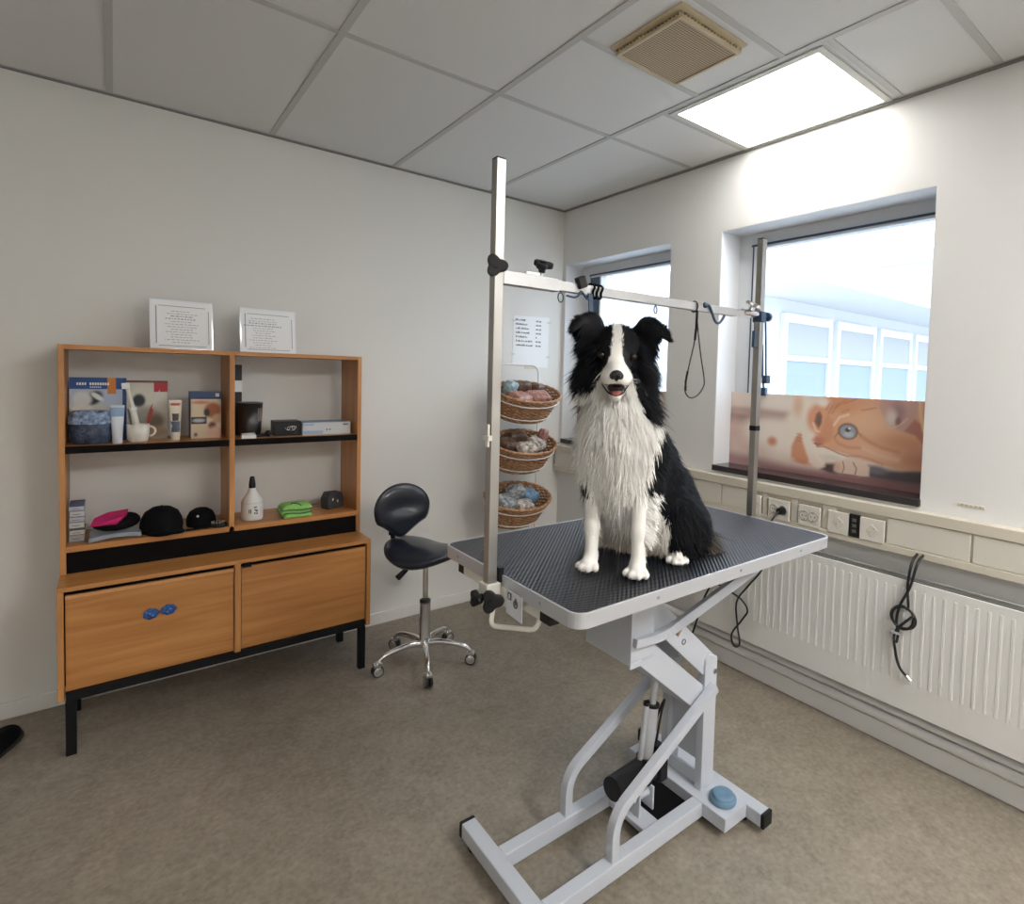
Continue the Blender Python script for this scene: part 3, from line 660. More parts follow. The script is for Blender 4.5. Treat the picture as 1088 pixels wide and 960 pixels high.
# upper left shelf
M['cover'] = attr_mat('printed_cover', .4, .4)
def cover1(u, v):
    c = np.tile(S((176, 190, 210)), (len(u), 1)); c = mixc(c, (205, 200, 190), blob(u, v, .3, .42, .5, .2, .4))
    c = mixc(c, (34, 34, 38), blob(u, v, .42, .68, .16, .10, .3, .4)); c = mixc(c, (215, 215, 215), blob(u, v, .22, .66, .16, .12, .3)); c = mixc(c, (40, 36, 36), blob(u, v, .05, .50, .08, .05, .4)); c = mixc(c, (226, 226, 226), blob(u, v, .48, .70, .12, .04, .3, -.5)); c = mixc(c, (225, 222, 214), blob(u, v, .2, .52, .2, .06, .4)); c = mixc(c, (188, 176, 150), blob(u, v, .35, .42, .35, .05, .5))
    c = mixc(c, (28, 74, 140), sstep(.815, .825, v)); c = mixc(c, (208, 128, 44), (np.abs(u-.74) < .075)*(v > .74)*1.); c = mixc(c, (24, 60, 118), (u > .93)*1.); c = mixc(c, (24, 60, 118), (v < .3)*.9); return c
b1 = onshelf('grooming_book', -2.42, -.13, Z1, 'tall book with blue header and black-and-white dog cover at shelf left', 'book')
W1 = .176
MB().box(-2.514, -2.514+W1, -.128, -.104, Z1, 1.356).build('pages', M['paper'], b1)
color_grid('front_cover', b1, (-2.514, -.1285, Z1), (1, 0, 0), (0, 0, 1), W1, .256, 60, 80, cover1, M['cover'], .002)
q = MB(); rr = random.Random(2)
for i, ch in enumerate('1111 11111111'):
    if ch == '1': q.box(-2.492+i*.0078, -2.4865+i*.0078, -.1297, -.1290, 1.326, 1.336)
for i in range(6): q.box(-2.452+i*.006, -2.448+i*.006, -.1297, -.1290, 1.316, 1.320)
q.build('cover_lettering', M['paper'], b1)
def cover2(u, v):
    c = np.tile(S((186, 180, 168)), (len(u), 1)); c = mixc(c, (206, 202, 190), blob(u, v, .5, .75, .5, .2, .4)); c = mixc(c, (40, 42, 50), blob(u, v, .32, .66, .15, .11, .3)); c = mixc(c, (150, 146, 136), blob(u, v, .5, .35, .3, .2, .4)); c = mixc(c, (104, 84, 64), blob(u, v, .72, .30, .2, .14, .6)); c = mixc(c, (148, 120, 90), blob(u, v, .6, .12, .4, .1, .5)); c = mixc(c, (176, 40, 52), (u > .66)*(v > .80)*1.); c = mixc(c, (172, 64, 48), blob(u, v, .58, .42, .05, .18, .2, -.35)); c = mixc(c, (200, 205, 210), blob(u, v, .72, .68, .02, .18, .2, -.5)); c = mixc(c, (110, 60, 60), (v > .96)*1.); return c
b2 = onshelf('dog_care_book', -2.28, -.12, Z1, 'pale book with red corner and dark dog head behind the white cup', 'book')
MB().box(-2.343, -2.200, -.118, -.100, Z1, 1.346).build('pages', M['paper'], b2)
color_grid('front_cover', b2, (-2.343, -.1185, Z1), (1, 0, 0), (0, 0, 1), .143, .246, 50, 70, cover2, M['cover'], .002)
# blue pouch in a bag
t = onshelf('plastic_pouch', -2.445, -.2, Z1, 'crinkled clear pouch with dark blue contents at the shelf left end', 'pouch')
q = MB(); q.lathe([(.050, 0), (.060, .008), (.063, .05), (.060, .085), (.052, .10), (.040, .106)], (-2.448, -.205, Z1), 20, sx=1.08, sy=.7)
q.build('contents', mat('dark_blue_contents', (.035, .055, .10), .35, noise=(40, .7), bump=(70, .6)), t)
q = MB(); q.lathe([(.0655, .078), (.066, .10), (.058, .122), (.046, .130)], (-2.448, -.205, Z1), 20, sx=1.06, sy=.72)
q.build('crinkled_top', mat('crinkled_film', (.20, .28, .42), .15, noise=(60, .8), bump=(90, .9)), t)
# white tube, cream tube
def squeeze_tube(name, x, y, z, h, w_, m, mc, label, band, capm, crimp_up=True):
    t = onshelf(name, x, y, z, label, 'tube')
    q = MB(); q.cyl((x, y, z), (x, y, z+.025), w_*.36, w_*.38, n=20); q.build('cap', capm, t, bevel=.001)
    vs = []; n = 20; q = MB(); L_ = [(0, 1.0, .38), (.25, .86, .42), (.55, .5, .46), (.85, .15, .5), (1, .06, .52)]
    for (u, fl, hw) in L_: vs += [(x+w_*hw*math.cos(2*PI*k/n), y+w_*.38*fl*math.sin(2*PI*k/n), z+.025+(h-.025)*u) for k in range(n)]
    fs = []
    for i in range(len(L_)-1):
        for k in range(n): fs.append((n*i+k, n*i+(k+1) % n, n*(i+1)+(k+1) % n, n*(i+1)+k))
    q.add(vs, fs, True); q.add(vs[-n:], [tuple(range(n))]); b = q.build('body', m, t)
    for (z0, z1, bm_, k0) in band:
        q = MB(); u0, u1 = (z0*h-.025)/(h-.025), (z1*h-.025)/(h-.025); g = []
        f1 = lambda u, j: np.interp(u, [l[0] for l in L_], [l[j] for l in L_])
        vs = []
        for u in (u0, u1): vs += [(x+w_*(f1(u, 2)+.012)*k0*math.cos(PI+PI*k/10), y+(w_*.38*f1(u, 1)+.0012)*math.sin(PI+PI*k/10), z+.025+(h-.025)*u) for k in range(11)]
        q.add(vs, [(k, k+1, 12+k, 11+k) for k in range(10)], True); q.build('label_band', bm_, t)
    return t
Mi = {'navy': mat('navy_print', (.03, .06, .16), .4), 'sky': mat('light_blue_print', (.25, .38, .55), .4), 'tubewhite': mat('tube_white', (.66, .69, .74), .35), 'tubecream': mat('tube_cream', (.68, .60, .48), .4), 'dark': mat('dark_print', (.05, .045, .045), .5), 'red': mat('red_print', (.5, .12, .08), .5), 'slate': mat('slate_print', (.09, .11, .17), .5)}
squeeze_tube('squeeze_tube', -2.368, -.222, Z1, .150, .044, Mi['tubewhite'], None, 'white squeeze tube with blue print between pouch and cup', [(.70, .94, Mi['sky'], 1), (.80, .90, Mi['tubewhite'], .55)], Mi['tubewhite'])
squeeze_tube('squeeze_tube', -2.178, -.19, Z1, .168, .044, Mi['tubecream'], None, 'cream squeeze tube with dark label right of the white cup', [(.86, .92, Mi['red'], .8), (.48, .66, Mi['dark'], .8), (.20, .47, Mi['slate'], .95)], Mi['tubecream'])
# cup with brushes
t = onshelf('white_cup', -2.302, -.205, Z1, 'white cup with a handle on the upper left shelf', 'cup')
q = MB(); cx, cy = -2.303, -.208
q.lathe([(.0, .001), (.030, .001), (.032, .004), (.037, .03), (.038, .072), (.036, .072), (.034, .03), (.029, .008), (0, .006)], (cx, cy, Z1), 28); q.build('cup_body', M['outlet'], t)
q = MB(); q.tube(arc((cx+.036, cy, Z1+.042), .020, -1.45, 1.45, 12, (1, 0, 0), (0, 0, 1)), .0045, 10); q.build('handle', M['outlet'], t)
t = onshelf('grooming_brush', -2.32, -.2, Z1+.01, 'long white handled tool standing in the white cup', 'tool')
q = MB(); q.tube([(-2.298, -.208, Z1+.010), (-2.318, -.205, Z1+.125), (-2.322, -.205, Z1+.150), (-2.336, -.205, Z1+.215)], [.013, .011, .008, .006], 14); q.build('handle', M['outlet'], t)
q = MB(); q.tube([(-2.318, -.205, Z1+.128), (-2.320, -.205, Z1+.140)], .0135, 14); q.build('collar', M['white'], t)
q = MB(); q.obox((-2.342, -.205, Z1+.226), (1, 0, .1), (0, 1, 0), (-.1, 0, 1), .013, .008, .012); q.build('head', M['white'], t, bevel=.003)
t = onshelf('grey_comb', -2.33, -.2, Z1+.01, 'thin grey stick leaning in the white cup beside the white tool', 'tool')
q = MB(); q.beam((-2.318, -.200, Z1+.008), (-2.335, -.190, Z1+.135), .008, .004); q.build('stick', mat('grey_plastic', (.3, .31, .34), .5), t)
# navy and cream boxes
t = onshelf('carton_box', -2.07, -.15, Z1, 'navy carton behind the cream carton by the shelf divider', 'box')
MB().box(-2.124, -2.008, -.15, -.10, Z1, 1.303).build('carton', Mi['navy'], t, bevel=.001)
q = MB(); q.box(-2.030, -2.016, -.1515, -.1500, 1.280, 1.295); q.build('printed_square', M['paper'], t)
def cover3(u, v):
    c = np.tile(S((214, 196, 170)), (len(u), 1)); c = mixc(c, (160, 92, 52), blob(u, v, .72, .72, .28, .2, .3)); c = mixc(c, (44, 34, 32), blob(u, v, .52, .66, .10, .10, .4)); c = mixc(c, (196, 160, 124), blob(u, v, .85, .5, .15, .12, .4)); c = mixc(c, (200, 130, 110), blob(u, v, .3, .92, .3, .04, .5)); c = mixc(c, (60, 60, 70), ((u < .52)*(np.abs(v-.46) < .085))*1.); c = mixc(c, (180, 184, 190), blob(u, v, .25, .46, .2, .045, .4)); c = mixc(c, (112, 52, 44), blob(u, v, .7, .32, .13, .10, .5)); c = mixc(c, (220, 176, 156), blob(u, v, .82, .15, .3, .14, .5)); c = mixc(c, (120, 100, 80), blob(u, v, .15, .1, .06, .05, .5)); return c
t = onshelf('carton_box', -2.07, -.18, Z1, 'cream carton with brown dog picture leaning against the navy carton', 'box')
MB().box(-2.122, -2.012, -.176, -.152, Z1, 1.270).build('carton', Mi['tubecream'], t)
color_grid('front_print', t, (-2.122, -.1785, Z1), (1, 0, 0), (0, 0, 1), .110, .1695, 40, 50, cover3, M['cover'], .002)
# upper right shelf
t = onshelf('tall_carton', -1.94, -.10, Z1, 'tall black box with white lower band behind the dark beaker', 'box')
MB().box(-1.966, -1.922, -.11, -.07, Z1, 1.30).build('carton', M['black'], t, bevel=.002)
MB().box(-1.967, -1.921, -.111, -.069, 1.30, 1.352).build('white_band', M['paper'], t, bevel=.001)
MB().box(-1.966, -1.922, -.11, -.07, 1.352, 1.424).build('lid', M['black'], t, bevel=.002)
t = onshelf('dark_beaker', -1.9, -.17, Z1, 'black tapered beaker with smoky rim on the upper right shelf', 'beaker')
q = MB(); q.lathe([(0, 0), (.042, 0), (.044, .004), (.052, .155), (.050, .155), (.042, .008), (0, .006)], (-1.898, -.165, Z1), 32); q.build('beaker_body', mat('smoky_plastic', (.010, .008, .008), .3, coat=.2), t)
q = MB(); q.torus((-1.898, -.165, Z1+.154), .051, .0016, n=36, m=6); q.build('rim', mat('grey_rim', (.3, .3, .3), .3), t)
q = MB(); [q.obox((-1.898+.050*math.cos(a), -.165+.050*math.sin(a), Z1+.10), (math.sin(a), -math.cos(a), 0), (math.cos(a), math.sin(a), .05), (0, 0, 1), .003, .0008, .03) for a in (-1.0, -.8, -.6)]; q.build('scale_marks', mat('pale_scale', (.25, .2, .17), .4), t)
t = onshelf('small_white_card', -1.9, -.24, Z1, 'small folded white card lying in front of the dark beaker', 'card')
q = MB(); q.box(-1.945, -1.888, -.262, -.225, Z1, Z1+.012); q.obox((-1.917, -.244, Z1+.017), (1, 0, .05), (0, 1, .15), (0, -.15, 1), .026, .018, .002); q.build('card', M['paper'], t, bevel=.001)
t = onshelf('black_clip', -1.86, -.21, Z1, 'black handled clip lying between the beaker and the black box', 'clip')
q = MB(); q.tube(smooth_path([(-1.895, -.235, Z1+.006), (-1.865, -.225, Z1+.008), (-1.835, -.215, Z1+.014), (-1.812, -.205, Z1+.018)], 5), .006, 8); q.ball((-1.835, -.225, Z1+.018), (.014, .012, .012), 10); q.tube([(-1.875, -.215, Z1+.006), (-1.83, -.235, Z1+.006)], .005, 8); q.build('clip_body', M['black'], t)
def small_carton(name, x0, x1, y0, y1, z0, z1, m, label, rz=0):
    t = onshelf(name, (x0+x1)/2, (y0+y1)/2, z0, label, 'box'); t.rotation_euler.z = 0
    MB().box(x0, x1, y0, y1, z0, z1).build('carton', m, t, bevel=.0015); return t
t = small_carton('black_box', -1.805, -1.695, -.215, -.12, Z1, Z1+.068, M['black'], 'small black carton with silver emblem left of the blue-white box')
q = MB(); q.tube(smooth_path([(-1.765, -.2165, Z1+.038), (-1.750, -.2165, Z1+.026), (-1.738, -.2165, Z1+.042), (-1.728, -.2165, Z1+.026), (-1.716, -.2165, Z1+.040), (-1.730, -.2165, Z1+.046)], 6), .0014, 6); q.torus((-1.738, -.2165, Z1+.034), .016, .001, (0, 1, 0), 20, 5, 1, .6); q.build('emblem', M['chrome'], t)
t = onshelf('flat_carton', -1.58, -.17, Z1, 'flat blue and white carton lying at the right end of the upper shelf', 'box')
MB().box(-1.690, -1.470, -.225, -.10, Z1, Z1+.058).build('carton', mat('white_carton', (.55, .57, .58), .45), t, bevel=.001)
q = MB(); q.box(-1.688, -1.472, -.223, -.102, Z1+.0582, Z1+.0592); q.build('blue_top_print', Mi['sky'], t)
q = MB(); q.box(-1.688, -1.60, -.2262, -.2252, Z1+.004, Z1+.020); q.box(-1.688, -1.640, -.2262, -.2252, Z1+.044, Z1+.054); q.build('blue_front_print', mat('pale_blue_print', (.30, .40, .55), .4), t)
MB().box(-1.507, -1.482, -.2264, -.2254, Z1+.044, Z1+.051).build('dark_print', M['ink'], t); q = MB(); [q.box(-1.585+i*.014, -1.579+i*.014, -.2264, -.2254, Z1+.020, Z1+.028) for i in range(2)]; q.build('printed_dots', M['ink'], t)
# lower left shelf
cols = [(.34, .33, .31), (.50, .48, .44), (.45, .47, .50), (.52, .50, .46), (.42, .44, .47), (.50, .51, .52), (.46, .48, .52), (.05, .07, .18)]
z = Z2; names = ['bottom', 'second', 'third', 'fourth', 'fifth', 'sixth', 'seventh', 'topmost']
hs = [.026, .020, .006, .024, .020, .024, .018, .010]
for i, hgt in enumerate(hs):
    lab = {0: 'lowest tan box of the narrow stack at the lower shelf left end', 1: 'white box second from the bottom of the narrow stack at shelf left', 2: 'very thin dark box third from the bottom of the narrow stack', 3: 'thick pale box fourth from the bottom of the narrow stack', 4: 'grey-white box fifth from the bottom of the narrow stack', 5: 'pale box third from the top of the narrow stack', 6: 'blue-white box just under the navy topmost of the narrow stack', 7: 'thin navy box topmost of the narrow stack at shelf left'}[i]
    t = onshelf('slim_box', -2.49, -.2, z, lab, 'box', 'slim boxes stacked at the left end of the lower shelf')
    dx = (i % 3)*.0012; cm_ = mat('slim_box_paper_%d' % i, cols[i] if i != 2 else (.06, .06, .07), .5)
    MB().box(-2.514+dx, -2.470+dx, -.22, -.13, z, z+hgt-.0005).build('carton', cm_, t, bevel=.001)
    if hgt > .012:
        q = MB(); q.box(-2.5135+dx, -2.4705+dx, -.2208, -.2198, z+.001, z+.0035); q.box(-2.505+dx, -2.482+dx, -.2208, -.2198, z+hgt*.45, z+hgt*.55); q.build('printed_stripe', Mi['slate'], t)
    z += hgt
t = onshelf('grey_folder', -2.37, -.2, Z2, 'grey glossy folder lying under the black and pink pouch', 'folder')
n = 14; q = MB(); vs = []
for i in range(n+1):
    u = i/n; x = -2.455+.160*u; zz = Z2+.001+.010*math.sin(PI*min(1, u*1.0))*.9
    vs += [(x, -.268+.015*u, zz), (x, -.12, zz), (x, -.12, zz+.016), (x, -.268+.015*u, zz+.016)]
fs = []
for i in range(n):
    for k in range(4): fs.append((4*i+k, 4*i+(k+1) % 4, 4*i+4+(k+1) % 4, 4*i+4+k))
fs += [(0, 1, 2, 3), (4*n+3, 4*n+2, 4*n+1, 4*n)]
q.add(vs, fs); q.build('folder_cover', mat('grey_glossy_card', (.26, .29, .33), .3, noise=(20, .2)), t)
t = onshelf('zip_pouch', -2.38, -.2, Z2+.03, 'soft black pouch with pink flap on the grey folder', 'pouch')
q = MB(); q.ball((-2.375, -.195, Z2+.052), (.074, .055, .028), 20); q.ball((-2.335, -.19, Z2+.060), (.040, .045, .030), 16); q.build('pouch_body', M['blacksoft'], t)
q = MB(); q.add([(-2.452, -.254, Z2+.064), (-2.372, -.258, Z2+.066), (-2.340, -.236, Z2+.094), (-2.335, -.17, Z2+.100), (-2.40, -.17, Z2+.094), (-2.44, -.20, Z2+.082), (-2.452, -.252, Z2+.060), (-2.372, -.254, Z2+.060), (-2.340, -.232, Z2+.088), (-2.335, -.17, Z2+.094), (-2.40, -.17, Z2+.088), (-2.44, -.20, Z2+.076)], [(0, 1, 2, 3, 4, 5), (11, 10, 9, 8, 7, 6)]+[(i, (i+1) % 6, 6+(i+1) % 6, 6+i) for i in range(6)])
q.build('pink_flap', mat('pink_fabric', (.62, .02, .16), .7), t)
def cap(x, y, z, s, rz, label, emblem):
    t = onshelf('baseball_cap', x, y, z, label, 'cap')
    c_, s_ = math.cos(rz), math.sin(rz)
    def P(a, b, c): return (x+(a*c_-b*s_)*s, y+(a*s_+b*c_)*s, z+c*s)
    q = MB(); vs = []; n = 24; prof = [(1, 0), (1.03, .25), (.98, .55), (.8, .85), (.45, 1.04), (.0, 1.08)]
    for r_, h_ in prof: vs += [P(.085*r_*math.cos(2*PI*k/n), .080*r_*math.sin(2*PI*k/n), .105*h_) for k in range(n)]
    fs = [(n*i+k, n*i+(k+1) % n, n*(i+1)+(k+1) % n, n*(i+1)+k) for i in range(len(prof)-1) for k in range(n)]
    q.add(vs, fs, True); q.build('crown', M['blacksoft'], t)
    q = MB(); vs = []; m_ = 14
    for j in range(2):
        for i in range(m_+1):
            a = -1.1+2.2*i/m_; o = (i/m_-.5)*2
            vs += [P(.083*math.cos(a), .078*math.sin(a), .012-.004*j), P(.083*math.cos(a)+.075*(1-o*o)**.5, .078*math.sin(a)*1.05, .010-.012*abs(o)-.004*j+.006)]
    K_ = 2*(m_+1); fs = [(2*i, 2*i+1, 2*i+3, 2*i+2) for i in range(m_)]+[(K_+2*i, K_+2*i+2, K_+2*i+3, K_+2*i+1) for i in range(m_)]+[(2*i+1, K_+2*i+1, K_+2*i+3, 2*i+3) for i in range(m_)]
    q.add(vs, fs, True); q.build('brim', M['blacksoft'], t)
    q = MB(); q.ball(P(0, 0, .113), .006*s, 8); q.build('button', M['blacksoft'], t)
    if emblem: q = MB(); q.ball(P(.062, -.052, .075), .005, 8); q.build('badge', M['outlet'], t)
cap(-2.226, -.195, Z2, .90, -1.35, 'large black cap lying on the lower left shelf', False)
cap(-2.086, -.180, Z2+.001, .66, -1.2, 'smaller black cap with a tiny white badge beside the large cap', True)
t = onshelf('key_chain', -2.03, -.2, Z2, 'dark round case with beaded chain beside the shelf divider', 'key chain')
q = MB(); q.lathe([(0, 0), (.030, 0), (.032, .005), (.028, .016), (0, .018)], (-2.028, -.245, Z2), 20); q.build('case', M['black'], t)
q = MB(); rr = random.Random(4); [q.ball((-2.032+.022*math.cos(a*.55), -.246+.022*math.sin(a*.55), Z2+.020), .0032, 6) for a in range(11)]; q.build('bead_chain', M['tan'], t)
q = MB(); q.tube(smooth_path([(-2.15, -.262, Z2+.004), (-2.11, -.266, Z2+.006), (-2.07, -.255, Z2+.008), (-2.045, -.235, Z2+.014)], 5), .004, 8); q.build('strap', M['blacksoft'], t)
# lower right shelf
t = onshelf('spray_bottle', -1.885, -.19, Z2, 'white plastic bottle with black nozzle on the lower right shelf', 'bottle')
bx, by = -1.892, -.19
q = MB(); q.lathe([(0, 0), (.041, 0), (.044, .006), (.044, .078), (.040, .092), (.030, .108), (.018, .128), (.012, .150), (0, .150)], (bx, by, Z2), 32); q.build('bottle_body', mat('bottle_white', (.70, .70, .67), .35), t)
q = MB(); q.lathe([(.0135, .143), (.014, .158), (.010, .190), (.0075, .196), (0, .197)], (bx, by, Z2), 20); q.build('nozzle', M['black'], t)
q = MB()
for i, (a, zz, hh) in enumerate([(-2.0, .045, .018), (-1.85, .045, .02), (-1.5, .062, .006), (-1.38, .062, .006), (-1.44, .050, .007), (-1.3, .046, .010), (-1.5, .036, .006), (-1.3, .034, .007)]):
    q.obox((bx+.0445*math.cos(a), by+.0445*math.sin(a), Z2+zz), (-math.sin(a), math.cos(a), 0), (math.cos(a), math.sin(a), 0), (0, 0, 1), .002 if i < 2 else .0035, .0006, hh/2)
q.build('printed_label', M['ink'], t)
q = MB(); q.torus((bx, by, Z2+.080), .0443, .0007, n=36, m=5); q.build('seam', M['outletdark'], t)
t = onshelf('folded_cloth', -1.71, -.2, Z2, 'bright green folded microfibre cloth on the lower right shelf', 'cloth')
def pad(x0, x1, y0, y1, z0, z1, seed, nx=16, ny=10):
    rr = random.Random(seed); vs = []; fs = []
    for j in range(ny+1):
        for i in range(nx+1):
            u, v = i/nx, j/ny; ed = (1-(2*u-1)**8)*(1-(2*v-1)**8)
            vs.append((x0+(x1-x0)*u+rr.uniform(-.001, .001), y0+(y1-y0)*v+rr.uniform(-.001, .001), z0+(z1-z0)*(.45+.55*ed)+.003*math.sin(9*u+seed)*math.cos(7*v+seed)))
    b0 = len(vs)
    vs += [(a, b, z0+max(0, c-(z0+z1)/2)*0) for a, b, c in vs]
    W = nx+1
    for j in range(ny):
        for i in range(nx):
            a = j*W+i; fs.append((a, a+1, a+W+1, a+W)); fs.append((b0+a, b0+a+W, b0+a+W+1, b0+a+1))
    for i in range(nx): fs.append((i, b0+i, b0+i+1, i+1)); a = ny*W+i; fs.append((a, a+1, b0+a+1, b0+a))
    for j in range(ny): a = j*W; fs.append((a, a+W, b0+a+W, b0+a)); a = j*W+nx; fs.append((a, b0+a, b0+a+W, a+W))
    return vs, fs
for k, (a, b, c, d, e, f_) in enumerate([(-1.772, -1.655, -.262, -.15, Z2, Z2+.020), (-1.785, -1.660, -.255, -.15, Z2+.017, Z2+.036), (-1.778, -1.652, -.258, -.15, Z2+.032, Z2+.058)]):
    q = MB(); vs, fs = pad(a, b, c, d, e, f_, k+3); q.add(vs, fs, True); q.build('cloth_layer', M['green'], t)
q = MB()
for zz, y in ((.020, -.262), (.036, -.264)): q.tube(smooth_path([(-1.784, y+.01, Z2+zz), (-1.75, y, Z2+zz+.003), (-1.70, y-.001, Z2+zz-.003), (-1.655, y+.004, Z2+zz)], 6), .0018, 6)
q.tube(smooth_path([(-1.745, -.248, Z2+.056), (-1.735, -.235, Z2+.062), (-1.715, -.240, Z2+.061), (-1.70, -.256, Z2+.052)], 6), .0018, 6)
q.build('dark_stitching', M['greenedge'], t)
t = onshelf('wedge_box', -1.52, -.14, Z2, 'small dark grey wedge-shaped box with two light marks at the shelf right end', 'box')
q = MB(); q.prism([(-.045, 0), (.045, 0), (.050, .045), (.038, .078), (-.030, .084), (-.048, .055)], (-1.522, -.175, Z2), (.92, .38, 0), (0, 0, 1), (-.38, .92, 0), .055); q.build('case', mat('dark_grey_fabric', (.055, .055, .06), .8, noise=(80, .3)), t, bevel=.006, seg=3)
q = MB(); [q.obox(Vector((-1.522, -.177, Z2))+Vector((.92, .38, 0))*a+Vector((0, 0, 1))*b, (.92, .38, 0), (-.38, .92, 0), (0, 0, 1), .0035, .001, .006) for a, b in ((-.018, .048), (.010, .036))]; q.build('light_mark', M['outlet'], t)
# ------------------------------------------------------------------ stool
sx, sy = -1.212, -.556
st = thing('saddle_stool', (sx, sy, 0), 'black saddle stool with round backrest and chrome five-star base on castors', 'stool')
q = MB(); q.lathe([(.024, .085), (.030, .09), (.030, .105), (.026, .115), (.0255, .30), (.027, .305)], (sx, sy, 0), 28); q.build('column', M['chrome'], st)
MB().lathe([(.0262, .300), (.0265, .312), (.020, .316)], (sx, sy, 0), 24).build('column_collar', M['black'], st)
MB().cyl((sx, sy, .325), (sx, sy, .50), .013, n=20).build('gas_lift', M['chrome'], st)
for i in range(5):
    a = math.radians(-110+72*i); d = Vector((math.cos(a), math.sin(a), 0))
    pts = [Vector((sx, sy, .098))+d*.015, Vector((sx, sy, .106))+d*.07, Vector((sx, sy, .100))+d*.14, Vector((sx, sy, .086))+d*.195, Vector((sx, sy, .066))+d*.222]
    lg = MB().tube(smooth_path(pts, 5), [.017-.008*(k/20) for k in range(21)], 12).build('leg', M['chrome'], st)
    t_ = Vector((-d.y, d.x, 0)).lerp(d, .3*((i*7) % 3-1)).normalized(); c = Vector((sx, sy, .026))+d*.226
    w = MB(); f = t_.cross(Vector((0, 0, 1)))
    w.cyl(c-t_*.016, c-t_*.004, .026, n=20); w.cyl(c+t_*.004, c+t_*.016, .026, n=20); w.build('castor_wheel', M['rubber'], lg, bevel=.002)
    w = MB(); w.cyl(c-t_*.019, c+t_*.019, .008, n=12); w.tube([c+f*.0+Vector((0, 0, .02)), c+Vector((0, 0, .044))], .008, 10)
    vs = []; w.lathe([(.0, -.019), (.021, -.0165), (.021, -.0175), (.0, -.020)], c, 18, axis=t_); w.lathe([(.0, .019), (.021, .0165), (.021, .0175), (.0, .020)], c, 18, axis=t_)
    w.obox(c+Vector((0, 0, .028)), f, t_, (0, 0, 1), .018, .017, .006); w.build('castor_hood', M['chrome'], lg, bevel=.003)
# saddle seat: heart shaped shell
fd = Vector((.52, -.854, 0)); sd = Vector((.854, .52, 0))      # stool front and side
q = MB(); vs = []; NU, NV = 36, 10
def seat_pt(u, v):
    a = 2*PI*u; r = v
    fx = math.cos(a); fy = math.sin(a)
    R_ = .165*(1+.10*math.cos(2*a)-.05*math.cos(a)); wv = 1+.12*max(0, -fx)
    x = R_*fx*r*1.02; y = R_*fy*r*1.12*wv
    z = .575+.020*(fy*r)**2*-1.6+.028*(fx*r)**2*(1 if fx < 0 else .4)-.010*r**6
    return x, y, z
for s_ in (0, 1):
    for j in range(NV+1):
        for i in range(NU):
            x, y, z = seat_pt(i/NU, j/NV); rr_ = j/NV
            e = math.sqrt(max(0, 1-rr_**4))
            z = z+.004*e if s_ == 0 else z-.012-.045*e
            p = Vector((sx, sy, 0))+fd*x+sd*y; vs.append((p.x, p.y, z))
fs = []
for s_ in (0, 1):
    o = s_*(NV+1)*NU
    for j in range(NV):
        for i in range(NU):
            f = (o+j*NU+i, o+j*NU+(i+1) % NU, o+(j+1)*NU+(i+1) % NU, o+(j+1)*NU+i); fs.append(f if s_ == 0 else f[::-1])
o2 = (NV+1)*NU
for i in range(NU): fs.append((NV*NU+i, NV*NU+(i+1) % NU, o2+NV*NU+(i+1) % NU, o2+NV*NU+i))
q.add(vs, fs, True); q.build('seat', M['navyvinyl'], st)
q = MB(); q.obox((sx, sy, .512), fd, sd, (0, 0, 1), .06, .05, .016); q.build('seat_mechanism', M['blackmetal'], st, bevel=.004)
q = MB(); q.tube([(sx-.02, sy+.0, .512), (sx-.085, sy+.020, .475)], .0045, 8); q.build('lever', M['chrome'], st)
q = MB(); q.tube([(sx-.080, sy+.018, .480), (sx-.090, sy+.022, .470), (sx-.125, sy+.038, .432)], [.007, .012, .015], 12); q.build('lever_grip', M['black'], st)
bc = Vector((sx, sy, 0))-fd*.165
q = MB(); q.tube(smooth_path([(sx-fd.x*.05, sy-fd.y*.05, .52), (bc.x+.01, bc.y-.01, .53), (bc.x-fd.x*.03, bc.y-fd.y*.03, .60), (-1.292, -.400, .68)], 6), .011, 10); q.build('back_bracket', M['blackmetal'], st)
q = MB(); q.obox((bc.x-fd.x*.02, bc.y-fd.y*.02, .628), fd, sd, (0, 0, 1), .018, .024, .020); q.build('bracket_knob', M['black'], st, bevel=.005)
q = MB(); q.obox((bc.x-fd.x*.012, bc.y-fd.y*.012, .650), fd, sd, (0, 0, 1), .010, .024, .003); q.build('chrome_clip', M['chrome'], st, bevel=.001)
# backrest: wide rounded shield, concave, narrowing downward
bd = Vector((.02, -.999, 0)).normalized(); bs = Vector((.999, .02, 0)); bo = Vector((-1.284, -.420, .748))
def outline(t):
    a = 2*PI*t; c, s = math.cos(a), math.sin(a)
    x = .142*c; y = .118*s if s > 0 else .150*s
    if s < -.45: x *= 1-.55*((-s-.45)/.55)**.8
    return x, y
vs = []; NU, NV = 40, 9
for s_ in (0, 1):
    for j in range(NV+1):
        for i in range(NU):
            x, y = outline(i/NU); r = j/NV; e = math.sqrt(max(0, 1-r**4)); x *= r; y *= r
            dent = .012*math.exp(-((x/.07)**2+((y-.005)/.035)**2)); roll = .012*math.exp(-((y+.045)/.03)**2)*math.exp(-(x/.09)**2)
            d = (.028*e-dent+roll if s_ == 0 else -.022*e)+.9*x*x
            p = bo+bs*x+Vector((0, 0, 1))*y+bd*d; vs.append(tuple(p))
fs = []
for s_ in (0, 1):
    o = s_*(NV+1)*NU
    for j in range(NV):
        for i in range(NU):
            f = (o+j*NU+i, o+j*NU+(i+1) % NU, o+(j+1)*NU+(i+1) % NU, o+(j+1)*NU+i); fs.append(f if s_ == 0 else f[::-1])
o2 = (NV+1)*NU
for i in range(NU): fs.append((NV*NU+i, NV*NU+(i+1) % NU, o2+NV*NU+(i+1) % NU, o2+NV*NU+i))
q = MB(); q.add(vs, fs, True); q.build('backrest', M['navyvinyl'], st)

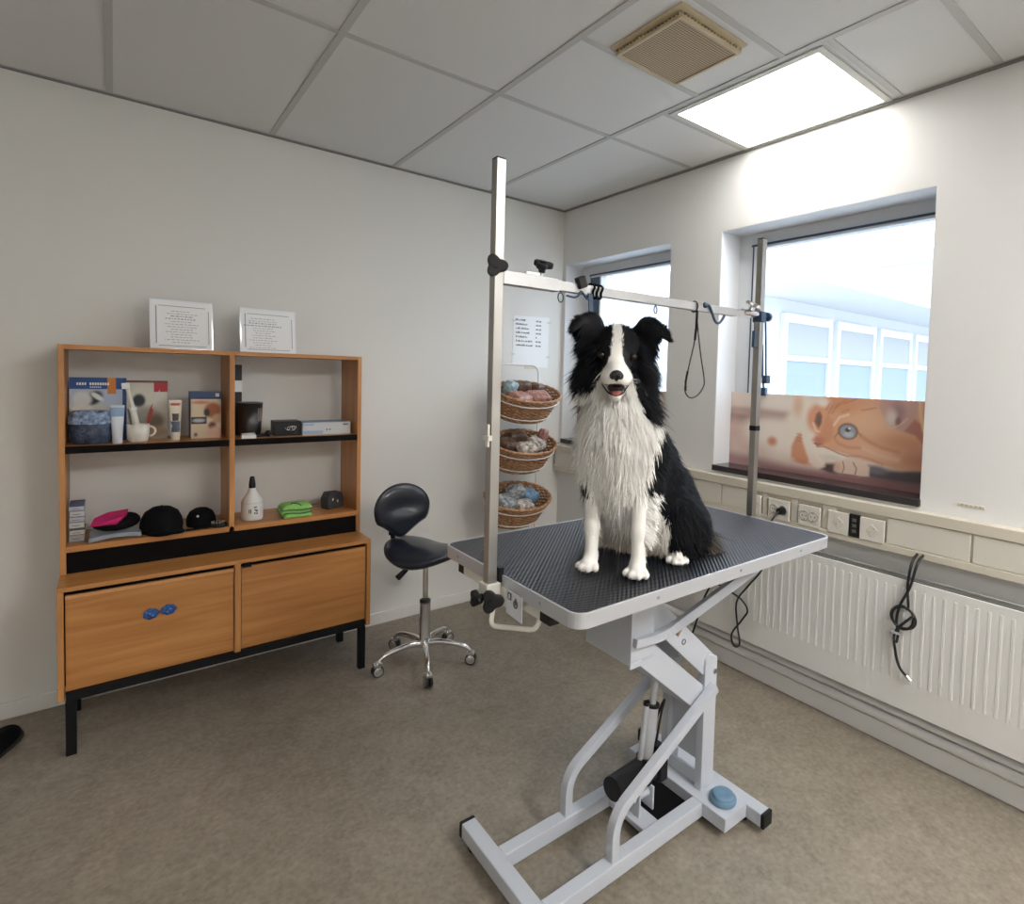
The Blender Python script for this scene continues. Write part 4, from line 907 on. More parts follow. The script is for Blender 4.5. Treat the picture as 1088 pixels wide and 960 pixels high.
# ------------------------------------------------------------------ basket stand and baskets
bx0 = -.445
stn = thing('basket_stand', (bx0, -.16, 0), 'white wire stand holding three wicker baskets in the corner', 'stand')
q = MB(); zt = 1.475
q.tube(round_path([(bx0-.178, -.12, .012), (bx0-.178, -.12, zt), (bx0+.178, -.12, zt), (bx0+.178, -.12, .012)], .06, 8), .0065, 10); q.build('upright_frame', M['wire'], stn)
for s_ in (-1, 1):
    q = MB(); q.tube(round_path([(bx0+s_*.178, -.05, .008), (bx0+s_*.178, -.22, .008)], .02), .0065, 10); q.build('foot', M['wire'], stn)
q = MB()
for z in (.15, .40): q.tube([(bx0-.178, -.12, z), (bx0+.178, -.12, z)], .0035, 8)
q.build('cross_wire', M['wire'], stn)
BK_ = [(1.262, 'top'), (.965, 'middle'), (.645, 'lowest')]
BKX = {1.262: -.025, .965: -.046, .645: -.078}
def bp(zc, a, R1, R2, h, yc=-.285, tilt=.42):
    """point on a tilted basket: angle a, height h above the basket mid"""
    x = BKX[zc]+R1*1.27*math.cos(a); y = R2*1.12*math.sin(a)
    yy = y*math.cos(tilt)+h*-math.sin(tilt)*1.0; zz = y*math.sin(tilt)+h*math.cos(tilt)
    return (bx0+x, yc+yy, zc+zz)
for zc, nm in BK_:
    q = MB(); q.tube([bp(zc, 2*PI*k/40, .168, .128, .020) for k in range(40)], .0035, 8, closed=True)
    q.tube([bp(zc, 2*PI*k/40, .146, .108, -.075) for k in range(40)], .003, 8, closed=True)
    for s_ in (-1, 1): q.tube([bp(zc, PI/2-s_*.75, .168, .128, .020), (bx0+s_*.178, -.12, zc+.06)], .0035, 8)
    q.build('basket_ring', M['wire'], stn)
def weave(name, zc, label):
    t = thing(name, (bx0, -.27, zc-.07), label, 'basket', 'wicker baskets on the wire stand')
    n = 44; rows = 15; q = MB()
    for j in range(rows):
        h = -.098+.0105*j; f = j/(rows-1); R1 = .128+.037*f; R2 = .090+.035*f
        pts = [Vector(bp(zc, 2*PI*k/(2*n), R1+.0035*(1 if (k//2+j) % 2 else -1), R2+.0035*(1 if (k//2+j) % 2 else -1), h)) for k in range(2*n)]
        q.tube(pts, .0055, 6, closed=True)
    q.build('woven_wall', M['wicker'], t)
    q = MB()
    for k in range(n):
        a = 2*PI*k/n; q.tube([bp(zc, a, .126, .088, -.102), bp(zc, a, .166, .126, .052)], .003, 5, caps=False)
    q.build('stakes', M['wicker'], t)
    q = MB()
    for ph in (0, PI): q.tube([Vector(bp(zc, 2*PI*k/80, .168+.004*math.cos(k*1.1+ph), .128+.004*math.cos(k*1.1+ph), .056+.004*math.sin(k*1.1+ph))) for k in range(80)], .0065, 6, closed=True)
    q.build('braided_rim', M['wicker'], t)
    q = MB(); q.tube([bp(zc, 2*PI*k/30, .124, .086, -.102) for k in range(30)], .007, 6, closed=True); o = len(q.v); N = 30
    q.add([bp(zc, 2*PI*k/N, .124, .086, -.102) for k in range(N)], [tuple(range(N))]); q.build('base', M['wicker'], t)
    return t
labs = {'top': 'topmost of the three wicker baskets, holding pinkish packets', 'middle': 'middle wicker basket of three, filled with clear packets', 'lowest': 'lowest of the three wicker baskets, holding grey and blue packets'}
M['pink'] = mat('pinkish_packet', (.40, .20, .16), .35, noise=(50, .5), bump=(45, .25)); M['clearpk'] = mat('clear_packet', (.42, .36, .31), .2, noise=(45, .8), bump=(45, .35)); M['brownpk'] = mat('brown_packet', (.12, .07, .045), .35, noise=(50, .7), bump=(45, .3)); M['greypk'] = mat('grey_packet', (.30, .32, .33), .22, noise=(45, .7), bump=(45, .3)); M['bluepk'] = mat('blue_packet', (.16, .28, .42), .3, noise=(50, .5), bump=(60, .5)); M['teal'] = mat('pale_teal_packet', (.30, .42, .45), .3, noise=(50, .5), bump=(60, .5))
def packet(zc, px, py, ph, rx, ry, rz_, rot, m, label, grp):
    c = Vector(bp(zc, 0, 0, 0, ph)); c = Vector((bx0+BKX[zc]+px*1.25, c.y+py*1.1, c.z+py*.46)); rx *= 1.22; ry *= 1.1; rz_ *= 1.25; rr = random.Random(hash(round(px*1e4)+round(py*1e4)))
    t = MB(); R = Matrix.Rotation(rot, 3, 'Z') @ Matrix.Rotation(.42, 3, 'X')
    vs = []; fs = []; n = 18; hN = 10
    for i in range(hN+1):
        th = PI*i/hN
        for k in range(n):
            p_ = 2*PI*k/n; cx_, sx_ = math.cos(p_), math.sin(p_); sgn = lambda v: math.copysign(abs(v)**.42, v)
            w_ = 1+.07*math.sin(3*p_+rot*7)*math.sin(2*th)+rr.uniform(-.05, .05)
            vs.append(c+R @ Vector((rx*sgn(cx_)*math.sin(th)**.45*w_, ry*sgn(sx_)*math.sin(th)**.45*w_, rz_*math.cos(th)*(1+.2*math.sin(7*p_)*math.sin(th)))))
    for i in range(hN):
        for k in range(n): fs.append((n*i+k, n*(i+1)+k, n*(i+1)+(k+1) % n, n*i+(k+1) % n))
    t.add(vs, fs, True); o = t.build('treat_packet', m); tag(o, label, 'packet', grp)
for zc, nm in BK_: weave('wicker_basket', zc, labs[nm])
z = 1.262; G = 'packets in the top basket'
packet(z, -.055, -.025, .030, .062, .050, .026, .3, M['pink'], 'pinkish packet at the left front of the top basket', G)
packet(z, .045, -.020, .034, .065, .048, .026, -.3, M['pink'], 'pinkish packet at the right front of the top basket', G)
packet(z, -.075, .050, .050, .040, .030, .038, .5, M['teal'], 'pale teal packet standing at the back left of the top basket', G)
packet(z, .005, .065, .046, .045, .026, .036, 0, M['brownpk'], 'brown packet at the back of the top basket', G)
packet(z, .090, .055, .040, .040, .030, .030, .4, M['brownpk'], 'dark brown packet at the back right of the top basket', G)
z = .965; G = 'packets in the middle basket'
packet(z, -.080, .020, .026, .048, .050, .032, .2, M['brownpk'], 'brown packet at the left of the middle basket', G)
packet(z, -.005, -.040, .038, .055, .044, .028, -.2, M['clearpk'], 'clear crinkled packet at the front of the middle basket', G)
packet(z, .070, -.005, .040, .050, .050, .030, .6, M['clearpk'], 'clear crinkled packet at the right of the middle basket', G)
packet(z, -.010, .060, .040, .060, .028, .034, 0, M['brownpk'], 'speckled packet at the back of the middle basket', G)
packet(z, .135, .045, .055, .022, .026, .040, .2, M['pink'], 'upright pink packet poking out at the right of the middle basket', G)
z = .645; G = 'packets in the lowest basket'
packet(z, -.075, -.010, .032, .055, .055, .030, .2, M['greypk'], 'grey packet at the left of the lowest basket', G)
packet(z, .000, .030, .050, .050, .032, .046, -.2, M['greypk'], 'shiny grey packet standing in the middle of the lowest basket', G)
packet(z, .070, .010, .038, .050, .045, .030, .5, M['bluepk'], 'blue packet at the right of the lowest basket', G)
packet(z, .010, -.050, .028, .050, .040, .024, .1, M['clearpk'], 'clear packet at the front of the lowest basket', G)

# ------------------------------------------------------------------ grooming table
TX0, TX1, TY0, TY1, TZ = -1.628, -.548, -2.213, -1.587, .915
gt = thing('grooming_table', (-1.09, -1.90, 0), 'electric grooming table with black ribbed top, grey lifting frame and steel arch', 'table')
def rrect(x0, x1, y0, y1, r, k=6):
    P = []
    for cx, cy, a in ((x1-r, y1-r, 0), (x0+r, y1-r, PI/2), (x0+r, y0+r, PI), (x1-r, y0+r, 1.5*PI)):
        P += [(cx+r*math.cos(a+PI/2*i/k), cy+r*math.sin(a+PI/2*i/k)) for i in range(k+1)]
    return P
m = bpy.data.materials.new('ribbed_rubber'); m.use_nodes = True; nt = m.node_tree; b = nt.nodes['Principled BSDF']
b.inputs['Base Color'].default_value = (.020, .024, .032, 1); b.inputs['Roughness'].default_value = .36; b.inputs['Specular IOR Level'].default_value = .6
tc = nt.nodes.new('ShaderNodeTexCoord'); sep = nt.nodes.new('ShaderNodeSeparateXYZ'); nt.links.new(tc.outputs['Object'], sep.inputs[0])
def mth(op, *a):
    n = nt.nodes.new('ShaderNodeMath'); n.operation = op
    for i, v in enumerate(a):
        if isinstance(v, (int, float)): n.inputs[i].default_value = v
        else: nt.links.new(v, n.inputs[i])
    return n.outputs[0]
wx = mth('SINE', mth('MULTIPLY', mth('SUBTRACT', sep.outputs['X'], sep.outputs['Y']), 2*PI/.014)); wy = mth('SINE', mth('MULTIPLY', mth('ADD', sep.outputs['X'], sep.outputs['Y']), 2*PI/.012))
hgt = mth('ADD', wx, mth('MULTIPLY', wy, .55)); bp_ = nt.nodes.new('ShaderNodeBump'); bp_.inputs['Strength'].default_value = .55; bp_.inputs['Distance'].default_value = .0016
nt.links.new(hgt, bp_.inputs['Height']); nt.links.new(bp_.outputs['Normal'], b.inputs['Normal'])
cr = nt.nodes.new('ShaderNodeValToRGB'); cr.color_ramp.elements[0].color = (.007, .008, .010, 1); cr.color_ramp.elements[1].color = (.022, .027, .038, 1)
nt.links.new(mth('MULTIPLY_ADD', hgt, .32, .5), cr.inputs['Fac']); nt.links.new(cr.outputs['Color'], b.inputs['Base Color'])
M['mat'] = m
q = MB(); q.prism(rrect(TX0+.006, TX1-.006, TY0+.006, TY1-.006, .030), (0, 0, TZ-.006), (1, 0, 0), (0, 1, 0), (0, 0, 1), .006); q.build('rubber_top', M['mat'], gt)
q = MB(); q.prism(rrect(TX0+.005, TX1-.005, TY0+.005, TY1-.005, .032), (0, 0, TZ-.026), (1, 0, 0), (0, 1, 0), (0, 0, 1), .0195); q.build('board', M['black'], gt)
A_ = rrect(TX0, TX1, TY0, TY1, .036, 8); B_ = rrect(TX0+.006, TX1-.006, TY0+.006, TY1-.006, .030, 8); n = len(A_)
q = MB(); zt_, zb_ = TZ+.002, TZ-.033
vs = [(x, y, zt_) for x, y in A_]+[(x, y, zt_) for x, y in B_]+[(x, y, zb_) for x, y in A_]+[(x, y, zb_) for x, y in B_]
fs = []
for i in range(n):
    j = (i+1) % n; fs += [(i, j, n+j, n+i), (2*n+i, 3*n+i, 3*n+j, 2*n+j), (i, 2*n+i, 2*n+j, j), (n+i, n+j, 3*n+j, 3*n+i)]
q.add(vs, fs); rim = q.build('rim', M['alu'], gt, bevel=.0012)
q = MB()
for x, y, d in [(-1.38, TY0, (0, -1, 0)), (-1.05, TY0, (0, -1, 0)), (-.74, TY0, (0, -1, 0)), (TX0, -2.08, (-1, 0, 0)), (TX0, -1.68, (-1, 0, 0))]:
    d = Vector(d); q.cyl(Vector((x, y, TZ-.014)), Vector((x, y, TZ-.014))+d*.0012, .0045, n=12)
q.build('rivet', M['inksoft'], rim)
# under-frame
for x in (-1.604, -.572):
    rl = MB().box(x-.014, x+.014, -2.065, -1.695, .853, .881).build('clamp_rail', M['creampaint'], gt, bevel=.002)
    MB().box(x-.0145, x+.0145, -2.105, -2.065, .8525, .8815).build('rail_cap', M['black'], rl, bevel=.002); MB().box(x-.0145, x+.0145, -1.695, -1.665, .8525, .8815).build('rail_cap', M['black'], rl, bevel=.002)
for y in (-1.985, -1.815): MB().box(-1.59, -.586, y-.015, y+.015, .855, .882).build('under_frame', M['powder'], gt, bevel=.002)
# head bracket box
q = MB(); q.box(-1.250, -1.242, -1.995, -1.800, .600, .884); q.box(-1.250, -1.155, -2.000, -1.993, .610, .884); q.box(-1.250, -1.155, -1.807, -1.800, .610, .884)
q.box(-1.250, -1.205, -2.000, -1.993, .592, .61)
hb = q.build('head_bracket', M['powder'], gt, bevel=.002)
q = MB(); [q.cyl((x, -2.002, z), (x, -1.996, z), .011, n=16) for x, z in ((-1.215, .765), (-1.215, .660))]; q.build('pivot_bolt', M['alu'], hb, bevel=.001)
# lifting arms
for (p0, p1, nm) in (((-1.205, 0, .640), (-.875, 0, .358), 'lower'), ((-1.160, 0, .745), (-.850, 0, .468), 'upper')):
    q = MB()
    for y in (-1.978, -1.836): q.beam((p0[0], y, p0[2]), (p1[0], y, p1[2]), .007, .075)
    P0 = Vector((p0[0], -1.907, p0[2])); P1 = Vector((p1[0], -1.907, p1[2])); d = (P1-P0).normalized(); nrm = Vector((0, 1, 0)).cross(d)*-1
    q.beam(P0+nrm*.034, P1+nrm*.034, .145, .006) if nm == 'upper' else q.beam(P0+Vector((0, 0, .0))-nrm*.034, P1-nrm*.034, .145, .006)
    q.build('lifting_arm', M['powder'], gt, bevel=.0015)
q = MB(); q.obox((-1.03, -1.982, .640), (1, 0, -.88), (0, 1, 0), (.88, 0, 1), .014, .0008, .013); o = q.build('warning_sticker', mat('orange_sticker', (.30, .17, .10), .5, noise=(150, .7)), gt)
q = MB(); q.torus((-1.00, -1.9825, .598), .008, .0015, (0, 1, 0), 16, 5); q.build('round_mark', M['ink'], gt)
# bent support struts under the top
for s_ in (-1, 1):
    y0 = -1.9+s_*.105; y1 = -1.9+s_*.270
    q = MB(); q.sweep(round_path([(-1.245, y0, .672), (-1.120, y0, .660), (-.930, y1, .868), (-.915, y1, .884)], .06, 6), .026, .026, None); q.build('support_strut', M['powder'], gt, bevel=.002)
# columns and lower struts
for y in (-1.975, -1.825):
    q = MB(); q.box(-.895, -.833, y-.014, y+.014, .072, .49); q.prism([(-.030, 0), (.030, 0), (.030, .02), (-.010, .034), (-.030, .02)], (-.863, y-.014, .487), (1, 0, 0), (0, 0, 1), (0, 1, 0), .028)
    q.build('column', M['powder'], gt, bevel=.0015)
    q = MB(); q.cyl((-.850, y-.020, .462), (-.850, y+.020, .462), .009, n=16); q.cyl((-.858, y-.018, .385), (-.858, y+.018, .385), .007, n=14); q.build('pivot_bolt', M['chrome'], gt)
q = MB(); q.box(-.872, -.864, -1.962, -1.838, .150, .345); q.box(-.880, -.866, -1.962, -1.838, .072, .110); q.build('column_web', M['powder'], gt, bevel=.001)
for y in (-2.003, -1.792):
    q = MB(); q.sweep(round_path([(-1.300, y, .068), (-1.300, y, .190), (-.862, y, .418)], .09, 8), .028, .028, (0, 1, 0)); q.build('strut', M['powder'], gt, bevel=.002)
# base frame
q = MB(); q.box(-1.577, -1.532, -2.165, -1.638, .026, .070); q.build('base_crossbar', M['powder'], gt, bevel=.003)
q = MB(); q.box(-.820, -.775, -2.165, -1.638, .026, .070); q.build('base_crossbar', M['powder'], gt, bevel=.003)
for y in (-2.003, -1.792):
    q = MB(); q.box(-1.533, -.82, y-.020, y+.020, .024, .0695); q.build('base_rail', M['powder'], gt, bevel=.003)
q = MB(); q.box(-.930, -.812, -2.112, -1.690, .028, .0715); q.build('base_plate', M['powder'], gt, bevel=.002)
q = MB(); q.box(-1.140, -1.075, -1.985, -1.810, .032, .050); q.build('cross_member', M['powder'], gt, bevel=.002)
q = MB(); q.box(-1.070, -.93, -1.984, -1.811, .030, .036); q.build('black_tray', M['blacksoft'], gt)
q = MB()
for x in (-1.5545, -.7975):
    for y in (-2.170, -1.633): q.box(x-.0235, x+.0235, y-.006, y+.006, .0255, .0705)
q.build('end_cap', M['black'], gt, bevel=.002)
for x in (-1.5545, -.7975):
    for y in (-2.120, -1.672):
        q = MB(); q.cyl((x-.012, y, .0165), (x+.012, y, .0165), .0165, n=18) if x < -1 else q.lathe([(.010, 0), (.011, .004), (.008, .027)], (x, y+(.03 if y < -1.9 else -.03), 0), 16); q.build('castor', M['rubber'], gt, bevel=.001)
# actuator
P0 = Vector((-1.035, -1.905, .500)); P1 = Vector((-1.082, -1.905, .12)); d = (P1-P0).normalized()
q = MB(); q.cyl(P0, P0+d*.16, .0115, n=20); q.build('piston_rod', M['alu'], gt)
q = MB(); q.cyl(P0+d*.125, P0+d*.30, .021, n=24); q.tube([P0+d*.11+Vector((-.028, 0, 0)), P0+d*.29+Vector((-.028, 0, 0))], .009, 12); q.build('actuator_tube', M['alu'], gt)
q = MB(); q.cyl(P0+d*.118, P0+d*.127, .023, n=20); q.cyl(P0+d*.105+Vector((-.028, 0, 0)), P0+d*.115+Vector((-.028, 0, 0)), .011, n=12); q.build('tube_cap', M['black'], gt)
q = MB(); q.cyl(P0+d*.285, P0+d*.365, .032, .026, n=20); q.box(-1.115, -1.045, -1.935, -1.880, .150, .205); q.cyl((-1.075, -1.905, .185), (-1.235, -1.925, .195), .034, n=24); q.box(-1.03, -.99, -1.93, -1.88, .12, .23)
q.build('motor_housing', M['black'], gt, bevel=.006)
q = MB(); q.box(-1.120, -1.113, -1.93, -1.88, .050, .125); q.box(-1.060, -1.053, -1.93, -1.88, .050, .125); q.cyl((-1.128, -1.905, .10), (-1.045, -1.905, .10), .012, n=16); q.build('foot_clevis', M['powder'], gt, bevel=.002)
q = MB(); q.tube(smooth_path([(-1.04, -1.89, .19), (-.99, -1.86, .26), (-.965, -1.87, .33), (-.975, -1.89, .36), (-1.0, -1.90, .33), (-1.02, -1.90, .24)], 8), .004, 8); q.tube(smooth_path([(-1.0, -1.88, .14), (-.95, -1.86, .08), (-.93, -1.85, .05)], 6), .004, 8); q.build('motor_cable', M['cord'], gt)
q = MB(); q.tube(smooth_path([(-.56, -1.80, .86), (-.30, -1.60, .72), (-.16, -1.45, .58), (-.12, -1.43, .46), (-.13, -1.38, .33), (-.12, -1.31, .13), (-.25, -1.33, .03), (-.50, -1.55, .006), (-.75, -1.78, .006), (-.93, -1.86, .03)], 10), .0048, 8); q.build('supply_cable', M['cord'], gt)
q = MB(); q.cyl((-.122, -1.425, .48), (-.122, -1.435, .42), .0085, n=12); q.build('cable_joint', M['black'], gt)
# foot pedal disc
fp = thing('foot_pedal', (-.868, -2.056, .0715), 'round blue foot pedal lying on the grey base plate', 'pedal')
q = MB(); q.lathe([(0, 0), (.041, 0), (.043, .004), (.043, .012), (.039, .016)], (-.868, -2.056, .0717), 32); q.build('pedal_base', M['bluepedal'], fp)
q = MB(); q.lathe([(.036, .014), (.035, .022), (.030, .026), (.020, .027), (.018, .0255), (0, .026)], (-.868, -2.056, .0717), 32); q.build('pedal_button', M['bluepedal'], fp)
# clamps, posts and arch
def lobed_knob(parent, c, axis, R, m, name='knob'):
    Z = Vector(axis).normalized(); a, b_ = frame_of(Z); c = Vector(c); P = []
    for i in range(48):
        t = 2*PI*i/48; r = R*(.62+.38*max(0, math.cos(1.5*t)**2)**.8 if True else 0); P.append((r*math.cos(t), r*math.sin(t)))
    q = MB(); q.prism(P, c, a, b_, Z, .014); q.cyl(c+Z*-.012, c, .009, n=14); q.cyl(c+Z*.013, c+Z*.017, .008, n=14)
    return q.build(name, m, parent, bevel=.003)
PXL, PXR, PY = -1.653, -.555, -1.898; hw = .0125
for px in (PXL,):
    pass
post = {}
for px, nm in ((PXL, 'left'), (-.538, 'right')):
    q = MB(); q.box(px-hw, px+hw, PY-hw, PY+hw, .862 if nm == 'left' else .862, 1.935); post[nm] = q.build('post', M['steel'], gt, bevel=.0012)
    MB().box(px-hw+.0005, px+hw-.0005, PY-hw+.0005, PY+hw-.0005, 1.9345, 1.938).build('post_cap', M['black'], post[nm])
q = MB(); q.box(PXL-.020, PXL+.020, PY-.020, PY+.020, .845, .900); q.box(PXL+.019, -1.618, PY-.045, PY+.020, .845, .892); q.build('post_clamp', M['creampaint'], gt, bevel=.002)
q = MB(); q.box(PXL+.018, PXL+.030, PY-.016, PY+.0, .899, .935); q.build('clamp_wedge', M['black'], gt)
lobed_knob(gt, (PXL-.012, PY-.030, .866), (-.35, -1, 0), .030, M['black'])
lobed_knob(gt, (PXL-.034, PY-.004, .868), (-1, -.1, 0), .022, M['black'])
q = MB(); q.box(-.560, -.518, PY-.020, PY+.020, .845, .900); q.box(-.60, -.559, PY-.02, PY+.045, .845, .881); q.build('post_clamp', M['creampaint'], gt, bevel=.002)
lobed_knob(gt, (-.505, PY, .872), (1, 0, 0), .026, M['black'])
q = MB(); q.prism([(0, 0), (.070, 0), (.070, -.030), (.070, -.065), (.0, -.030)], (-1.622, -1.945, .905), (0, -1, 0), (0, 0, 1), (-1, 0, 0), .003)
q.v = []; q.f = []; q.sm = []; q.mi = []
q.prism([(0, 0), (.068, 0), (.068, -.062), (0, -.058)], (-1.630, -1.944, .892), (0, -1, 0), (0, 0, 1), (-1, 0, 0), .003); pn = q.build('label_plate', mat('label_plate_white', (.66, .68, .72), .4), gt)
q = MB(); q.box(-1.6342, -1.6328, -1.968, -1.952, .871, .888); q.torus((-1.6336, -1.987, .868), .0075, .0018, (1, 0, 0), 20, 6, 1, 1.2); q.box(-1.6342, -1.6328, -1.990, -1.984, .866, .882); ps = q.build('symbol', M['ink'], pn)
q = MB(); q.box(-1.6348, -1.6340, -1.962, -1.958, .874, .885); q.build('symbol_mark', M['paper'], pn)
q = MB(); q.tube(round_path([(-1.655, -1.925, .862), (-1.672, -1.937, .808), (-1.614, -2.047, .822), (-1.586, -2.035, .868)], .018, 6), .0060, 12); q.build('wire_handle', M['creampaint'], gt)
# horizontal bar
ZB = 1.655
q = MB(); q.box(PXL+hw, -.690, PY-.011, PY+.011, ZB-.013, ZB+.013); bar = q.build('cross_bar', M['barsteel'], gt, bevel=.0012)
q = MB(); q.box(PXL+hw, -1.470, PY-.0135, PY+.0135, ZB-.0165, ZB+.0165); q.build('bar_sleeve', M['barsteel'], bar, bevel=.001)
q = MB(); q.box(-.700, -.600, PY-.010, PY+.010, ZB-.011, ZB+.012); q.cyl((-.64, PY, ZB+.006), (-.555, PY, ZB+.006), .014, n=18); q.build('bar_end_clamp', M['chrome'], gt, bevel=.002)
lobed_knob(gt, (PXL-.010, PY-.013, ZB+.022), (-.5, -1, .1), .029, M['black'])
k_ = lobed_knob(gt, (-1.520, PY-.004, ZB+.040), (-.15, -.5, 1), .028, M['black']); q = MB(); q.cyl((-1.520, PY, ZB+.014), (-1.520, PY-.003, ZB+.042), .004, n=10); q.box(-1.575, -1.535, PY-.014, PY+.004, ZB+.0165, ZB+.022); q.build('knob_stem', M['chrome'], gt)
k_ = lobed_knob(gt, (-.600, PY-.010, ZB+.028), (.3, -.4, 1), .030, M['chrome']); k_['label'] = 'chrome knob'
q = MB(); q.box(-.552, -.524, PY-.020, PY+.020, ZB-.022, ZB+.018); q.cyl((-.524, PY, ZB+.0), (-.488, PY, ZB), .005, n=10); q.build('sliding_clamp', M['gasket'], gt, bevel=.003)
q = MB(); q.cyl((-.494, PY-.002, ZB+.002), (-.482, PY-.002, ZB+.002), .017, n=16); q.build('clamp_knob', M['gasket'], gt, bevel=.004)
def eye(x, R_=.011):
    q = MB(); q.torus((x, PY-.002, ZB-.013-.004-R_), R_, .0018, (0.35, -1, 0), 24, 8); q.tube([(x, PY-.002, ZB-.013), (x, PY-.002, ZB-.019)], .002, 8); return q
eye(-1.457, .0125).build('eye_ring', M['gasket'], bar); eye(-1.092).build('eye_ring', M['gasket'], bar)
q = MB(); q.tube(smooth_path([(-1.445, PY-.012, ZB-.024), (-1.42, PY-.016, ZB-.026), (-1.405, PY-.016, ZB-.018), (-1.395, PY-.014, ZB-.008), (-1.375, PY-.014, ZB-.026), (-1.35, PY-.014, ZB-.030)], 5), .003, 8); q.build('hook', M['gasket'], bar)
q = MB(); q.tube(smooth_path([(-.868, PY-.014, ZB+.010), (-.850, PY-.016, ZB+.006), (-.835, PY-.018, ZB-.018), (-.820, PY-.018, ZB-.040), (-.800, PY-.018, ZB-.046), (-.780, PY-.016, ZB-.034), (-.765, PY-.014, ZB-.018)], 6), .0045, 8); q.ball((-.868, PY-.013, ZB+.008), .010, 10); q.build('hook', M['gasket'], bar)
q = MB(); q.obox((-1.398, PY-.014, ZB+.016), (1, 0, .4), (0, 1, 0), (-.4, 0, 1), .013, .010, .016); q.build('bar_clip', M['black'], bar, bevel=.003)
# nooses hanging on the bar: things of their own
ns = thing('grooming_noose', (-.905, PY, 1.36), 'thin black grooming noose hanging open from the steel bar right of the dog', 'noose')
q = MB(); L1 = [(-.908, PY-.013, 1.640), (-.908, PY-.013, 1.60), (-.916, PY-.013, 1.54), (-.935, PY-.012, 1.47), (-.952, PY-.012, 1.405), (-.950, PY-.012, 1.375), (-.925, PY-.012, 1.358), (-.890, PY-.012, 1.366), (-.862, PY-.012, 1.392), (-.858, PY-.012, 1.42), (-.878, PY-.012, 1.49), (-.895, PY-.012, 1.56), (-.905, PY-.012, 1.610)]
q.tube(smooth_path(L1, 8), .0022, 8); q.build('cord_loop', M['cord'], ns)
q = MB(); q.sweep([(-.908, PY-.013, 1.642), (-.909, PY-.013, 1.59), (-.914, PY-.013, 1.545)], .008, .004, (1, 0, 0)); q.build('webbing', M['blacksoft'], ns); q = MB(); q.sweep([(-.943, PY-.012, 1.445), (-.951, PY-.012, 1.41), (-.950, PY-.012, 1.38)], .006, .004, (1, 0, 0)); q.build('webbing', M['blacksoft'], ns)
q = MB(); q.tube([(-.908, PY+.015*math.cos(2*PI*k/20), ZB+.017*math.sin(2*PI*k/20)) for k in range(20)], .0028, 6, closed=True); q.build('top_loop', M['cord'], ns)
ns = thing('grooming_strap', (-1.36, PY, 1.56), 'dark wrapped strap hanging from the steel bar just above the dog head', 'strap')
q = MB()
for x in (-1.352, -1.338, -1.322):
    P = [(x+.004*math.sin(k), PY+.0155*math.cos(2*PI*k/20), ZB+.0185*math.sin(2*PI*k/20)) for k in range(20)]; q.tube(P, .0032, 6, closed=True)
q.build('strap_wraps', M['blacksoft'], ns)
q = MB(); q.sweep([(-1.365, PY-.014, ZB-.010), (-1.361, PY-.014, ZB-.050), (-1.358, PY-.013, ZB-.092)], .015, .004, (1, 0, 0)); q.build('strap_tail', M['gasket'], ns)
ns = thing('short_tether', (-.58, PY, 1.49), 'blue-grey tether hanging beside the right steel post', 'tether')
q = MB(); q.tube(smooth_path([(-.512, PY-.010, ZB-.008), (-.510, PY-.014, ZB-.09), (-.500, PY-.012, ZB-.18), (-.496, PY-.012, ZB-.22)], 6), .0035, 8); q.box(-.508, -.484, PY-.022, PY-.002, ZB-.245, ZB-.215); q.build('cord', M['gasket'], ns)
q = MB(); q.tube([(-.572, PY-.004, ZB-.02), (-.575, PY-.008, ZB-.055)], .0025, 6); q.box(-.583, -.566, PY-.014, PY-.002, ZB-.115, ZB-.055); q.build('clip', M['gasket'], ns, bevel=.003)
q = MB(); q.box(PXL-.024, PXL-.012, PY-.018, PY+.010, 1.255, 1.268); q.box(PXL-.022, PXL-.016, PY-.012, PY+.0, 1.240, 1.295); q.build('post_catch', M['creampaint'], post['left'], bevel=.001)
q = MB(); q.box(-.5515, -.5245, PY-.0135, PY+.0135, 1.235, 1.253); q.build('post_collar', M['black'], post['right'])

# ------------------------------------------------------------------ shoe at the left picture edge
sh = thing('black_shoe', (-2.72, -.28, 0), 'toe of a black shoe on the floor at the left edge', 'shoe')
sd_ = Vector((.35, .94, 0)).normalized(); so = Vector((-2.775, -.405, 0)); n = 20; vs = []; K_ = 14
ss = Vector((sd_.y, -sd_.x, 0))
prof = [(0, .030, .055), (.04, .036, .075), (.12, .038, .080), (.17, .044, .062), (.215, .046, .048), (.25, .040, .038), (.272, .024, .026), (.28, .004, .010)]
for (u, wd_, hh) in prof:
    for k in range(n):
        a = 2*PI*k/n; vs.append(tuple(so+sd_*u+ss*wd_*math.cos(a)+Vector((0, 0, .012+hh*max(0, math.sin(a))-.002*max(0, -math.sin(a))))))
fs = [(n*i+k, n*i+(k+1) % n, n*(i+1)+(k+1) % n, n*(i+1)+k) for i in range(len(prof)-1) for k in range(n)]+[tuple(range(n))[::-1], tuple((len(prof)-1)*n+k for k in range(n))]
q = MB(); q.add(vs, fs, True); q.build('upper', M['blacksoft'], sh, subsurf=1)
P = [(u, w_+.003) for u, w_, h_ in prof[:-1]]+[(.284, .0)]+[(u, -w_-.003) for u, w_, h_ in prof[:-1][::-1]]
q = MB(); q.prism([(b_, a) for a, b_ in P], so, ss, sd_, (0, 0, 1), .012); q.build('sole', M['rubber'], sh)
